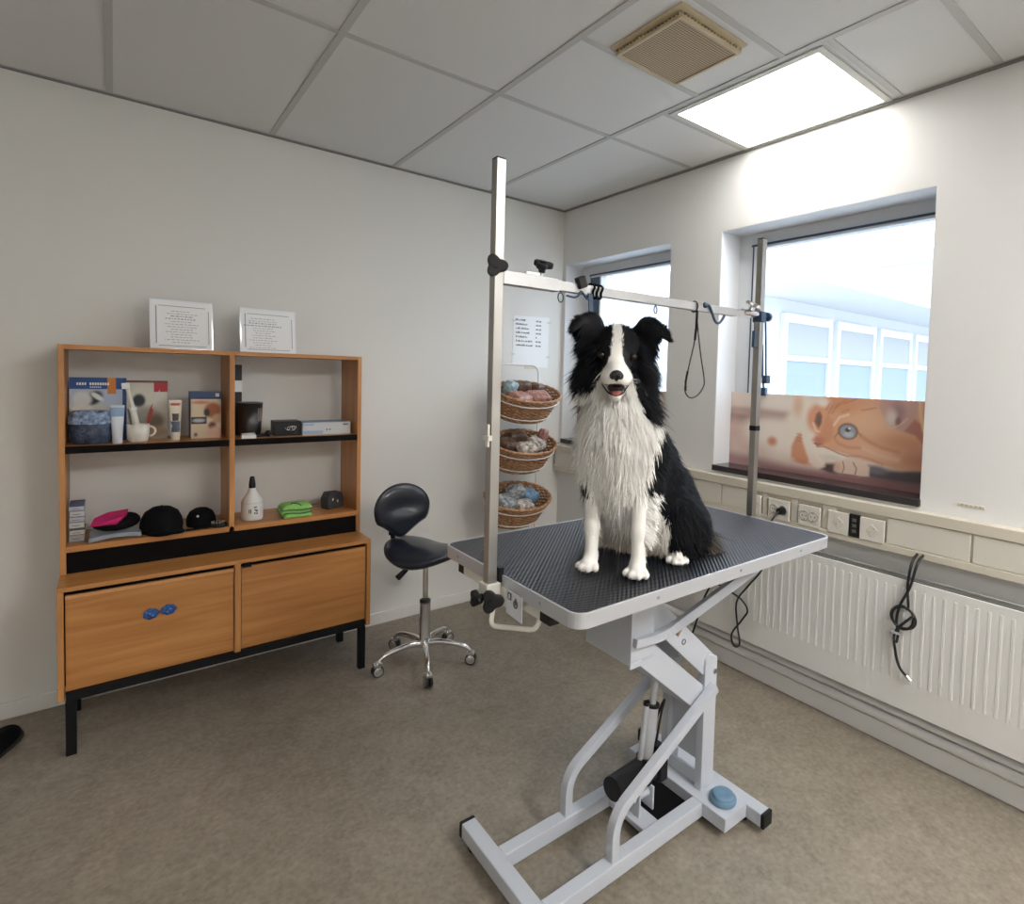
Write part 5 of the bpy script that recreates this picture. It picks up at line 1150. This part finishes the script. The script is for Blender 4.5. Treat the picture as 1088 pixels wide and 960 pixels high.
# ------------------------------------------------------------------ the dog
F0 = np.array([-1.416, -2.076, .9172]); EC = np.array([-.680, -.733, 0]); ER = np.array([.733, -.680, 0]); EZ = np.array([0, 0, 1.]); DC = 1.411
def L2W(p):
    p = np.asarray(p, float); return F0+p[..., 0:1]*ER+p[..., 1:2]*EC+p[..., 2:3]*EZ
def V2W(n):
    n = np.asarray(n, float); return n[..., 0:1]*ER+n[..., 1:2]*EC+n[..., 2:3]*EZ
# primitives: (tag, p0, p1, r0, r1, blend, squash)   squash = scale of radius per axis (r,d,z)
PR = []
def cap_(tag, p0, p1, r0, r1, k=.02, sq=(1, 1, 1)): PR.append((tag, np.array(p0, float), np.array(p1, float), r0, r1, k, np.array(sq, float)))
# torso
cap_('body', (.024, -.075, .345), (.023, -.065, .285), .076, .064, .05, (1.05, .9, 1))
cap_('body', (.022, -.095, .380), (.066, -.190, .260), .072, .098, .05)
cap_('body', (.066, -.190, .260), (.108, -.275, .125), .098, .112, .05)
cap_('body', (.022, -.115, .250), (.060, -.215, .150), .070, .085, .05)
# neck
cap_('neck', (.012, -.080, .390), (.004, -.045, .510), .076, .058, .05, (1.05, 1, 1))
# skull and muzzle
cap_('head', (.004, -.030, .565), (.004, -.005, .559), .060, .053, .02, (1.05, 1, .92))
cap_('head', (-.030, -.028, .535), (-.044, -.045, .500), .038, .034, .02)
cap_('head', (.038, -.028, .535), (.050, -.045, .500), .038, .034, .02)
cap_('head', (.004, .022, .590), (.004, .0, .592), .018, .030, .02)
cap_('muzzle', (.004, .020, .530), (.004, .090, .504), .031, .0195, .018, (1, 1, .88))
cap_('muzzle', (-.015, .055, .501), (-.011, .086, .4965), .0190, .0155, .010)
cap_('muzzle', (.023, .055, .501), (.019, .086, .4965), .0190, .0155, .010)
cap_('jaw', (.004, .010, .478), (.004, .062, .4560), .027, .0125, .008, (1, 1, .7))
for s_ in (-1, 1):
    cap_('head', (.004+s_*.030, .022, .578), (.004+s_*.045, .010, .572), .012, .012, .012)
# ears: semi-erect, tips folded out
cap_('ear', (-.040, -.035, .590), (-.064, -.028, .630), .032, .028, .012, (1, .5, 1))
cap_('ear', (-.060, -.028, .636), (-.090, -.012, .634), .024, .016, .010, (1, .55, 1))
cap_('ear', (-.056, -.034, .590), (-.086, -.028, .612), .026, .020, .010, (1, .5, 1))
cap_('ear', (-.090, -.012, .634), (-.108, .004, .612), .015, .006, .008, (1, .6, 1))
cap_('ear', (.048, -.035, .588), (.078, -.028, .624), .031, .027, .012, (1, .5, 1))
cap_('ear', (.076, -.028, .626), (.110, -.012, .618), .023, .014, .010, (1, .55, 1))
cap_('ear', (.064, -.034, .585), (.090, -.028, .602), .024, .018, .010, (1, .5, 1))
cap_('ear', (.110, -.012, .618), (.131, .004, .594), .013, .0050, .008, (1, .6, 1))
# front legs
cap_('shoulder', (-.040, -.080, .330), (-.044, -.085, .235), .050, .031, .03)
cap_('fleg', (-.046, -.085, .235), (-.047, -.062, .110), .028, .0175, .02)
cap_('fleg', (-.047, -.062, .110), (-.047, -.052, .040), .0175, .0168, .015)
cap_('shoulder', (.080, -.080, .330), (.080, -.070, .235), .058, .036, .03)
cap_('fleg', (.080, -.070, .235), (.075, -.030, .110), .032, .0205, .02)
cap_('fleg', (.075, -.030, .110), (.073, -.018, .040), .0190, .0182, .015)
def paw(tag, c, fwd, s=1.0, z=.016):
    c = np.array(c, float); f = np.array(fwd, float); f /= np.linalg.norm(f); l = np.array([f[1], -f[0], 0]) if False else np.array([-f[1], f[0], 0])
    cap_(tag, c+[0, 0, z+.010], c+f*.014*s+np.array([0, 0, z+.004]), .0195*s, .0175*s, .010)
    for i, (a, b_) in enumerate(((-.0235, .021), (-.0082, .035), (.0082, .035), (.0235, .021))):
        q0 = c+l*a*.7*s+f*.006*s+np.array([0, 0, z-.001]); q1 = c+l*a*s+f*b_*s+np.array([0, 0, z-.004])
        cap_('toe', q0, q1, .0105*s, .0100*s, .0012)
paw('paw', (-.049, -.050, 0), (-.36, .93, 0), 1.0); paw('paw', (.072, -.016, 0), (-.20, .98, 0), 1.05)
# hind legs: folded thighs, hocks flat, paws forward
cap_('thigh', (.150, -.285, .175), (.192, -.190, .100), .085, .072, .04)
cap_('thigh', (.192, -.190, .100), (.190, -.215, .060), .066, .052, .03)
cap_('hleg', (.192, -.230, .040), (.186, -.150, .026), .032, .022, .02)
paw('hpaw', (.184, -.138, 0), (.0, 1, 0), .98)
cap_('thigh', (.040, -.330, .150), (.000, -.285, .085), .075, .062, .04)
cap_('hleg', (.000, -.300, .035), (.000, -.262, .026), .028, .021, .02)
paw('hpaw', (.000, -.262, 0), (-.3, .95, 0), .92)
# rump and tail
cap_('body', (.130, -.310, .110), (.155, -.320, .070), .100, .066, .04)
cap_('tail', (.175, -.360, .045), (.235, -.330, .032), .038, .034, .03)
cap_('tail', (.235, -.330, .032), (.268, -.260, .028), .034, .024, .02)

def sd_all(P, want=False):
    out = None; tg = np.zeros(len(P), int); best = np.full(len(P), 1e9)
    for i, (tag_, a, b_, r0, r1, k, sq) in enumerate(PR):
        m_ = np.minimum(1, sq); q = (P-a)/sq; e = (b_-a)/sq
        t = np.clip((q@e)/max(1e-12, e@e), 0, 1); d = np.linalg.norm(q-t[:, None]*e, axis=1)-(r0+(r1-r0)*t)
        d = d*sq.min()**.5
        if want:
            s_ = d < best; best = np.where(s_, d, best); tg = np.where(s_, i, tg)
        if out is None: out = d
        else:
            h = np.clip(.5+.5*(out-d)/k, 0, 1); out = out*(1-h)+d*h-k*h*(1-h)
    # open mouth: carve between the muzzle and the lower jaw
    q = (P-np.array([.004, .066, .4765]))/np.array([.022, .036, .0115]); dm = (np.linalg.norm(q, axis=1)-1)*.0115
    out = np.maximum(out, -dm)
    return (out, tg) if want else out
lo = np.array([-.20, -.46, -.012]); hi = np.array([.36, .16, .70]); hs_ = .0045
ns_ = np.ceil((hi-lo)/hs_).astype(int)+1
gx_, gy_, gz_ = [lo[i]+hs_*np.arange(ns_[i]) for i in range(3)]
G = np.empty(tuple(ns_)); YY, ZZ = np.meshgrid(gy_, gz_, indexing='ij')
for i, x in enumerate(gx_):
    G[i] = sd_all(np.stack([np.full(YY.size, x), YY.ravel(), ZZ.ravel()], 1)).reshape(YY.shape)
Zg = np.broadcast_to(gz_[None, None, :], G.shape); G = np.maximum(G, .0005-Zg)
# surface nets
def surface_nets(G, lo, h):
    s = G < 0; nx, ny, nz = G.shape
    acc = np.zeros((nx-1, ny-1, nz-1, 3)); cnt = np.zeros((nx-1, ny-1, nz-1))
    for ax in range(3):
        sl0 = [slice(None)]*3; sl1 = [slice(None)]*3; sl0[ax] = slice(0, -1); sl1[ax] = slice(1, None)
        a = G[tuple(sl0)]; b_ = G[tuple(sl1)]; cr_ = (a < 0) != (b_ < 0); t = np.where(cr_, a/np.where(cr_, a-b_, 1), 0)
        idx = np.stack(np.nonzero(cr_), 1); tt = t[cr_]; P = idx.astype(float); P[:, ax] += tt
        o = [k for k in range(3) if k != ax]
        for u in (0, 1):
            for v in (0, 1):
                c = idx.copy(); c[:, o[0]] -= u; c[:, o[1]] -= v
                ok = (c >= 0).all(1) & (c[:, 0] < nx-1) & (c[:, 1] < ny-1) & (c[:, 2] < nz-1)
                np.add.at(acc, tuple(c[ok].T), P[ok]); np.add.at(cnt, tuple(c[ok].T), 1)
    has = cnt > 0; vid = np.full(cnt.shape, -1); vid[has] = np.arange(has.sum()); Vv = lo+h*acc[has]/cnt[has][:, None]
    F = []
    for ax in range(3):
        sl0 = [slice(None)]*3; sl1 = [slice(None)]*3; sl0[ax] = slice(0, -1); sl1[ax] = slice(1, None)
        a = s[tuple(sl0)]; b_ = s[tuple(sl1)]; o = [k for k in range(3) if k != ax]
        idx = np.stack(np.nonzero(a != b_), 1); idx = idx[(idx[:, o[0]] > 0) & (idx[:, o[1]] > 0)]
        def c(u, v): k = idx.copy(); k[:, o[0]] -= u; k[:, o[1]] -= v; return vid[tuple(k.T)]
        q = np.stack([c(0, 0), c(1, 0), c(1, 1), c(0, 1)], 1); fl = a[tuple(idx.T)]
        if ax == 1: fl = ~fl
        q[fl] = q[fl][:, ::-1]; F.append(q)
    return Vv, np.vstack(F)
DV, DF = surface_nets(G, lo, hs_)
# relax a little
edges = np.vstack([DF[:, [0, 1]], DF[:, [1, 2]], DF[:, [2, 3]], DF[:, [3, 0]]])
for it in range(1):
    sm = np.zeros_like(DV); ct = np.zeros(len(DV)); np.add.at(sm, edges[:, 0], DV[edges[:, 1]]); np.add.at(sm, edges[:, 1], DV[edges[:, 0]]); np.add.at(ct, edges[:, 0], 1); np.add.at(ct, edges[:, 1], 1)
    DV = DV*.5+.5*sm/ct[:, None]
DV[:, 2] = np.maximum(DV[:, 2], .0006)

BLACK = np.array([.0036, .0042, .0062]); WHITE = np.array([.88, .855, .815]); CREAM = np.array([.56, .49, .40]); GREY = np.array([.12, .10, .085])
PTAG = np.array([p[0] for p in PR])
rs_ = np.random.RandomState(11)
def coat(P, tg, jit=None):
    """coat colour by place on the body: returns rgb and a region code"""
    r, d, z = P[:, 0], P[:, 1], P[:, 2]; k = 1/(1-d/DC); rs = r*k; zs = .503+(z-.503)*k
    tag_ = PTAG[tg]; n = len(P); j = 0 if jit is None else jit
    w = np.zeros(n)
    hd = np.isin(tag_, ['head', 'muzzle', 'jaw', 'ear', 'neck']) & (z > .43)
    # white chest, neck ring and forelegs
    tr = (z-.20)/.25
    bound_r = np.interp(zs, [.0, .20, .24, .30, .36, .42, .50], [.30, .098, .070, .088, .104, .115, .10])+j*.006
    front = d > -.175-.12*np.clip((.30-z)/.2, 0, 1)+.25*np.clip(r-.06, 0, 1)+j*.01
    w = np.where(front & (rs < bound_r) & (r > -.2), 1., 0.)
    w = np.where(np.isin(tag_, ['fleg', 'paw', 'toe', 'hpaw']), 1., w)
    w = np.where((tag_ == 'shoulder') & (z > .26) & (rs > bound_r), 0., w)
    w = np.where((r < 0) & (z > .180+j*.003) & (z < .245+j*.003) & (rs < -.046-.3*np.abs(z-.212)+j*.002), 0., w)
    th = (tag_ == 'thigh') | (tag_ == 'hleg')
    w = np.where(th, 0., w)
    w = np.where(th & (z < .13+j*.01) & (r > .08) & (r < .160) & (d > -.20), 1., w)
    w = np.where((tag_ == 'hleg') & (d > -.18) & (r > .1), 1., w)
    w = np.where(th & (r < .06), 1., w)
    # head: blaze, muzzle, white chin and collar
    hw = np.interp(zs, [.44, .470, .50, .515, .535, .560, .580, .60, .66], [.046, .044, .041, .0365, .0225, .0140, .0118, .0128, .0150])+j*.002
    cen = .003
    white_head = (np.abs(rs-cen) < hw)
    w = np.where(hd, np.where(white_head, 1., 0.), w)
    w = np.where((tag_ == 'muzzle') & (d > .030) & (zs < .505), 1., w)
    w = np.where(tag_ == 'jaw', 1., w)
    nk = hd & (zs < .492+j*.008) & (rs > -.070+j*.006) & (rs < .052+.35*(.47-zs)+j*.006) & (d > -.085)
    w = np.where(nk, 1., w)
    # below the cheeks: black ruff hangs over the white chest on both sides
    ruffR = (zs > .405) & (zs < .46) & (rs > .060+.5*(.46-zs)*0+j*.006) & (rs < .105) & (zs > .405+1.2*np.abs(rs-.080))
    w = np.where(ruffR & np.isin(tag_, ['neck', 'body', 'shoulder']), 0., w)
    ruffL = (zs > .445) & (rs < -.066)
    w = np.where(ruffL & np.isin(tag_, ['neck', 'body']), 0., w)
    w = np.where(tag_ == 'ear', 0., w); w = np.where(tag_ == 'tail', 0., w)
    w = np.where((d < -.13) & (z > .28), 0., w)
    col = BLACK[None]*(1-w[:, None])+WHITE[None]*w[:, None]
    # cream-tinted belly and inner thigh
    cb = np.clip((.19-z)/.08, 0, 1)*np.clip((-.10-d)/.05, 0, 1)*w*(~np.isin(tag_, ['fleg', 'paw', 'toe', 'hpaw']))
    col = col*(1-.75*cb[:, None])+CREAM[None]*.75*cb[:, None]
    tl = (tag_ == 'tail')*np.clip((r-.24)/.03, 0, 1)
    col = col*(1-.7*tl[:, None])+GREY[None]*.7*tl[:, None]
    return col, w
_, tgv = sd_all(DV, True)
cv, wv = coat(DV, tgv)
# skin detail: eye rims, lips and inner mouth darker
for ex, ez in ((-.0345, .5535), (.0425, .5515)):
    dd = np.linalg.norm((DV-np.array([ex, .035, ez]))/np.array([1, 3, 1]), axis=1); a = sstep(.015, .010, dd)[:, None]; cv = cv*(1-a)+np.array([.006, .005, .005])*a
dm = np.linalg.norm((DV-np.array([.004, .066, .4765]))/np.array([.0260, .041, .0150]), axis=1)
a = sstep(1.1, .95, dm)[:, None]; cv = cv*(1-a)+np.array([.035, .012, .010])*a
me = bpy.data.meshes.new('dog'); me.from_pydata((L2W(DV)-F0).tolist(), [], DF.tolist())
ca = me.color_attributes.new('col', 'FLOAT_COLOR', 'POINT'); ca.data.foreach_set('color', np.hstack([cv, np.ones((len(cv), 1))]).astype(np.float32).ravel())
me.polygons.foreach_set('use_smooth', [True]*len(DF))
M['dogskin'] = attr_mat('dog_skin', .6, .3); M['fur'] = attr_mat('dog_fur', .6, .16)
me.materials.append(M['dogskin'])
dog = bpy.data.objects.new('dog', me); COL.objects.link(dog); dog.location = F0; WL['dog'] = F0.copy()
bm = bmesh.new(); bm.from_mesh(me); bmesh.ops.recalc_face_normals(bm, faces=bm.faces); bm.to_mesh(me); bm.free()
tag(dog, 'black and white border collie sitting on the grooming table with its mouth open', 'dog')

# ------------------------------------------------------------------ coat of hair strands
def fur(NS):
    T = np.vstack([DF[:, [0, 1, 2]], DF[:, [0, 2, 3]]]); A, B, C = DV[T[:, 0]], DV[T[:, 1]], DV[T[:, 2]]
    N = np.cross(B-A, C-A); area = np.linalg.norm(N, axis=1)/2; N = N/(2*area[:, None]+1e-12)
    # outward
    ce = (A+B+C)/3; s0 = sd_all(ce+N*.004); s1 = sd_all(ce-N*.004); N = np.where((s0 < s1)[:, None], -N, N)
    tg = tgv[T[:, 0]]; tg_ = PTAG[tg]
    wgt = area.copy(); wgt[ce[:, 2] < .004] = 0
    wgt *= np.where(np.isin(tg_, ['head', 'muzzle', 'jaw', 'ear']), 3.6, 1)*np.where(np.isin(tg_, ['fleg', 'paw', 'toe', 'hpaw']), 2.0, 1)
    dm = np.linalg.norm((ce-np.array([.004, .066, .4765]))/np.array([.027, .042, .0155]), axis=1); wgt[dm < 1] = 0
    for ex, ez in ((-.0345, .5535), (.0425, .5515)):
        wgt[(np.linalg.norm((ce-np.array([ex, .035, ez]))/np.array([1, 3, 1]), axis=1) < .0105)] = 0
    nz_ = np.linalg.norm(ce-np.array([.004, .108, .507]), axis=1); wgt[nz_ < .020] = 0
    idx = rs_.choice(len(T), NS, p=wgt/wgt.sum())
    u = rs_.rand(NS); v = rs_.rand(NS); f = u+v > 1; u[f] = 1-u[f]; v[f] = 1-v[f]
    # smooth vertex normals
    VN = np.zeros_like(DV)
    for k in range(3): np.add.at(VN, T[:, k], N*area[:, None])
    VN /= np.linalg.norm(VN, axis=1)[:, None]+1e-12
    b0 = (1-u-v)[:, None]; P = A[idx]*b0+B[idx]*u[:, None]+C[idx]*v[:, None]
    n = VN[T[idx, 0]]*b0+VN[T[idx, 1]]*u[:, None]+VN[T[idx, 2]]*v[:, None]; n /= np.linalg.norm(n, axis=1)[:, None]
    t = tg[idx]; tt = PTAG[t]; r, d, z = P[:, 0], P[:, 1], P[:, 2]
    jit = rs_.randn(NS); col, w = coat(P, t, jit*.7)
    # comb direction, length, lift
    down = np.tile([0, 0, -1.], (NS, 1)); comb = down.copy(); L = np.full(NS, .030); lift = np.full(NS, .35); droop = np.full(NS, .5)
    def sel(m, c=None, l=None, lf=None, dr=None):
        if c is not None: comb[m] = c[m] if getattr(c, 'ndim', 1) == 2 else c
        if l is not None: L[m] = l[m] if hasattr(l, '__len__') else l
        if lf is not None: lift[m] = lf
        if dr is not None: droop[m] = dr
    body = np.isin(tt, ['body', 'shoulder', 'neck'])
    bd_ = np.array([.45, -.35, -.82]); sel(body, bd_, .032, .30)
    chest = body & (w > .5)
    cc = np.stack([(r-.015)*.6, np.full(NS, .12), np.full(NS, -1.)], 1); sel(chest, cc, .042+.012*np.clip((.40-z)/.15, 0, 1), .30, .7)
    L[chest & (n[:, 0] < -.3)] *= .72; sel(chest & (z < .23), np.array([0, 0, -1.]), .046, .2, .8)
    sel(body & (w < .5) & (z > .41), np.array([.25, -.1, -1.]), .045, .45)
    sel(tt == 'thigh', np.array([.30, -.05, -1.]), .034, .30); sel((tt == 'thigh') & (w > .5), np.array([-.05, .25, -1.]), .040, .25)
    sel(tt == 'tail', np.array([.7, .1, -.7]), .055, .25); sel(tt == 'hleg', np.array([0, .3, -1.]), .014, .15)
    leg = tt == 'fleg'; back = leg & (n[:, 1] < -.15)
    sel(leg, np.array([0, .05, -1.]), .0085, .12); sel(back, np.array([.25, -.35, -.9]), .010+.020*np.clip((z-.06)/.12, 0, 1), .30)
    out_ = leg & (r > .05) & (n[:, 0] > .45) & (z > .09); sel(out_, np.array([.65, -.15, -.75]), .026, .3)
    sel(np.isin(tt, ['paw', 'toe', 'hpaw']), np.array([0, .4, -.6]), .0032, .06, .1)
    head = tt == 'head'
    away = np.stack([(r-.004), np.full(NS, -.045), (z-.530)], 1); away /= np.linalg.norm(away, axis=1)[:, None]+1e-9
    sel(head, away, .0125, .20, .15)
    side = head & ((np.abs(r-.004) > .048) | (d < -.045)) 
    sd2 = np.stack([np.sign(r-.004)*.75, np.full(NS, -.12), np.full(NS, -.80)], 1)
    sel(side, sd2, .022+.022*np.clip((.575-z)/.05, 0, 1), .45, .5)
    low = head & (z < .515) & (np.abs(r-.004) > .032); sel(low, sd2*np.array([.7, 1, 1.1]), .044, .40, .6)
    sel((tt == 'neck') & (w < .5), sd2*np.array([.9, 1, 1]), .046, .45, .5)
    sel((tt == 'neck') & (w > .5), np.stack([(r-.004)*3, np.full(NS, .25), np.full(NS, -1.)], 1), .038, .35, .6)
    mz = tt == 'muzzle'; mc = np.stack([(r-.004)*6, np.full(NS, -1.), np.full(NS, .0)], 1); sel(mz, mc, .0055+.004*np.clip((.06-d)/.04, 0, 1), .10, .1)
    sel(tt == 'jaw', np.array([0, -.5, -.8]), .0055, .15, .3)
    ear = tt == 'ear'; ec = np.stack([np.sign(r), np.full(NS, .15), np.full(NS, -.25)], 1); sel(ear, ec, .010, .15, .3)
    er = ear & (np.abs(r-.004) < .085) & (z < .635); sel(er, np.stack([np.sign(r)*.8, np.full(NS, .05), np.full(NS, -.9)], 1), .030, .35, .5)
    tipu = ear & (n[:, 2] > .6); sel(tipu, np.stack([np.sign(r)*.8, np.full(NS, -.1), np.full(NS, .5)], 1), .008, .3, .1)
    toe = tt == 'toe'; L[toe] = .0022
    L *= np.exp(rs_.randn(NS)*.22); comb = comb/np.linalg.norm(comb, axis=1)[:, None]
    mid = P+comb*(L*.75)[:, None]; c2, w2 = coat(mid, t, jit*.7); hh_ = np.isin(tt, ['head', 'muzzle']) & (z > .50); bk = hh_ & (w2 < .5); col[bk] = c2[bk]; w = np.where(bk, w2, w)
    # clumping noise: low frequency sway shared by neighbours
    fr_ = np.array([[38, 21, 30], [25, 44, 19], [57, 33, 61]]); ph = P@fr_.T
    sway = np.stack([np.sin(ph[:, 0])*np.cos(ph[:, 1]*1.3), .5*np.sin(ph[:, 1]+1.1), .35*np.cos(ph[:, 2])], 1)
    ph2 = P@(fr_.T*4.2); sway2 = np.stack([np.sin(ph2[:, 0]+ph2[:, 2]), .4*np.cos(ph2[:, 1]), .3*np.sin(ph2[:, 2])], 1)
    comb = comb+(.16*sway+.20*sway2)+rs_.randn(NS, 3)*.10
    comb -= n*np.minimum(0, (comb*n).sum(1))[:, None]*.85      # do not dive into the body
    comb /= np.linalg.norm(comb, axis=1)[:, None]+1e-9
    dir0 = comb+n*lift[:, None]*1.3; dir0 /= np.linalg.norm(dir0, axis=1)[:, None]
    dir1 = comb+n*(lift*.35)[:, None]+np.array([0, 0, -1.])*(droop*.45)[:, None]; dir1 /= np.linalg.norm(dir1, axis=1)[:, None]
    p0 = P-n*.0012; p1 = p0+dir0*(L*.38)[:, None]; dm_ = dir0+dir1; dm_ /= np.linalg.norm(dm_, axis=1)[:, None]; p2 = p1+dm_*(L*.34)[:, None]; p3 = p2+dir1*(L*.30)[:, None]
    wd = np.clip(L*.036, .00042, .00115)
    side_ = np.cross(dir0, n+rs_.randn(NS, 3)*.25); side_ /= np.linalg.norm(side_, axis=1)[:, None]+1e-9
    V = np.stack([p0-side_*wd[:, None], p0+side_*wd[:, None], p1-side_*wd[:, None]*.95, p1+side_*wd[:, None]*.95, p2-side_*wd[:, None]*.6, p2+side_*wd[:, None]*.6, p3], 1).reshape(-1, 3)
    V[:, 2] = np.maximum(V[:, 2], .0012)
    o = (np.arange(NS)*7)[:, None]
    Q = np.stack([o+np.array([0, 1, 3, 2]), o+np.array([2, 3, 5, 4])], 1).reshape(-1, 4); T3 = (o+np.array([4, 5, 6]))
    br = np.exp(rs_.randn(NS)*np.where(w > .5, .09, .30)); br = np.where(w > .5, np.minimum(br, 1.15), br*1.1)
    c7 = np.repeat(np.clip(col*br[:, None], 0, .92), 7, 0)
    me = bpy.data.meshes.new('fur'); nq, nt_ = len(Q), len(T3)
    me.vertices.add(len(V)); me.vertices.foreach_set('co', (L2W(V)-F0).astype(np.float32).ravel())
    lv = np.concatenate([Q.ravel(), T3.ravel()]); me.loops.add(len(lv)); me.loops.foreach_set('vertex_index', lv.astype(np.int32))
    ls = np.concatenate([np.arange(nq)*4, nq*4+np.arange(nt_)*3]); me.polygons.add(nq+nt_); me.polygons.foreach_set('loop_start', ls.astype(np.int32))
    me.polygons.foreach_set('use_smooth', np.ones(nq+nt_, bool)); me.update(calc_edges=True)
    a_ = me.color_attributes.new('col', 'FLOAT_COLOR', 'POINT'); a_.data.foreach_set('color', np.hstack([c7, np.ones((len(c7), 1))]).astype(np.float32).ravel())
    me.materials.append(M['fur'])
    o_ = bpy.data.objects.new('fur_coat', me); COL.objects.link(o_); o_.parent = dog; o_['kind'] = 'stuff'; return o_
fur(155000)
def dl(*p): return tuple(L2W(np.array(p, float)))
M['nose'] = mat('wet_black_nose', (.012, .012, .014), .22, bump=(500, .3)); M['eye'] = mat('dark_brown_eye', (.006, .004, .003), .06, spec=.35); M['iris'] = mat('amber_iris', (.04, .02, .009), .15, spec=.3)
M['tongue'] = mat('pink_tongue', (.42, .14, .12), .35); M['lip'] = mat('dark_lips', (.015, .010, .010), .4); M['tooth'] = mat('tooth_white', (.7, .66, .55), .3); M['claw'] = mat('dark_claw', (.05, .04, .035), .4)
RW = Matrix(((ER[0], EC[0], 0), (ER[1], EC[1], 0), (0, 0, 1)))
q = MB(); q.ball(dl(.004, .106, .507), (.0145, .011, .0112), 20, RW); q.ball(dl(-.004, .109, .5045), (.0085, .009, .0088), 14, RW); q.ball(dl(.012, .109, .5045), (.0085, .009, .0088), 14, RW); q.ball(dl(.004, .106, .4985), (.0050, .007, .0070), 10, RW); nose = q.build('nose', M['nose'], dog)
for s_ in (-1, 1):
    q = MB(); q.ball(dl(.004+s_*.0068, .1172, .5035), (.0028, .0020, .0030), 10, RW); q.build('nostril', mat('nostril_black', (.002, .002, .002), .8), nose)
for ex, ez in ((-.0345, .5535), (.0425, .5515)):
    q = MB(); q.ball(dl(ex, .0320, ez), .0112, 20); e_ = q.build('eye', M['eye'], dog)
    q = MB(); q.ball(dl(ex+(.0010 if ex < 0 else -.0010), .0362, ez), (.0074, .0074, .0074), 20); q.build('iris', M['iris'], e_)
    q = MB(); q.ball(dl(ex+(.0014 if ex < 0 else -.0014), .0392, ez), (.0048, .0048, .0048), 18); q.build('pupil', M['eye'], e_)
q = MB(); q.ball(dl(.004, .055, .4665), (.0135, .026, .0050), 16, RW @ Matrix.Rotation(-.25, 3, 'X')); q.build('tongue', M['tongue'], dog)
q = MB(); q.ball(dl(.004, .036, .4755), (.0215, .030, .0120), 16, RW); q.build('mouth_inside', M['lip'], dog)
q = MB(); lp = [dl(-.0315, .038, .4850), dl(-.0235, .053, .4755), dl(-.0125, .066, .4640), dl(.004, .0725, .4590), dl(.0195, .066, .4640), dl(.0275, .053, .4750), dl(.0340, .042, .4830)]
n_ = 37; q.tube(smooth_path(lp, 6), [.0006+.0017*math.sin(PI*i/(n_-1))**.6 for i in range(n_)], 8); q.build('lower_lip', M['lip'], dog)
q = MB(); lp = [dl(-.0210, .080, .4835), dl(-.011, .094, .4840), dl(.004, .097, .4900), dl(.019, .094, .4840), dl(.028, .080, .4835)]
q.tube(smooth_path(lp, 6), .0013, 8); q.build('upper_lip', M['lip'], dog)
q = MB(); rr = random.Random(9)
for s_ in (-1, 1):
    for i in range(9):
        a = dl(.004+s_*(.018+.001*(i % 3)), .072-.006*(i % 3), .497-.004*(i//3)); l = rr.uniform(.028, .045)
        b_ = dl(.004+s_*(.018+l), .072-.012*(i % 3), .497-.004*(i//3)+rr.uniform(-.016, .002)); q.tube([a, tuple((np.array(a)+np.array(b_))/2+np.array([0, 0, .002])), b_], [.00035, .0003, .0001], 4)
wk = q.build('whiskers', mat('white_whisker', (.7, .7, .7), .4), dog); wk['kind'] = 'stuff'

for c, f in (((-.049, -.050), (-.36, .93)), ((.072, -.016), (-.20, .98)), ((.184, -.138), (0, 1)), ((.000, -.262), (-.3, .95))):
    c = np.array([*c, 0.]); f = np.array([*f, 0.]); f /= np.linalg.norm(f); l = np.array([-f[1], f[0], 0])
    for a, b_ in ((-.0235, .021), (-.0082, .035), (.0082, .035), (.0235, .021)):
        p_ = c+l*a+f*(b_+.009)+np.array([0, 0, .008]); q = MB(); q.tube([dl(*p_), dl(*(p_+f*.0035+np.array([0, 0, -.0005]))), dl(*(p_+f*.006+np.array([0, 0, -.0045])))], [.0018, .0016, .0004], 8); q.build('claw', M['claw'], dog)
# ------------------------------------------------------------------ camera
CP = (-2.375733334935159, -3.1109275725062493, 1.4209784876714753)
rv = np.array([0.041168309432999234, 0.10129469102609585, 0.03069700081047132])
th = np.linalg.norm(rv); k = rv/th; K = np.array([[0, -k[2], k[1]], [k[2], 0, -k[0]], [-k[1], k[0], 0]])
R3 = np.eye(3)+math.sin(th)*K+(1-math.cos(th))*K@K
B3 = np.stack([np.array([1, -1, 0])/2**.5, np.array([0, 0, -1.]), np.array([1, 1, 0])/2**.5])
R3 = R3@B3       # rows: right, down, forward
cd = bpy.data.cameras.new('camera'); cam = bpy.data.objects.new('camera', cd); COL.objects.link(cam)
mw = Matrix.Identity(4)
for i in range(3):
    mw[i][0] = R3[0][i]; mw[i][1] = -R3[1][i]; mw[i][2] = -R3[2][i]; mw[i][3] = CP[i]
cam.matrix_world = mw
cd.sensor_fit = 'HORIZONTAL'; cd.sensor_width = 36; cd.lens = 604.0956/1088*36
cd.shift_x = -(614.3275-544)/1088; cd.shift_y = (424.1648-480)/1088
cd.clip_start = .05; cd.clip_end = 200
scene.camera = cam
scene.view_settings.view_transform = 'Standard'; scene.view_settings.look = 'None'
scene.view_settings.gamma = 1; scene.view_settings.use_curve_mapping = False
scene.view_settings.exposure = 1.32
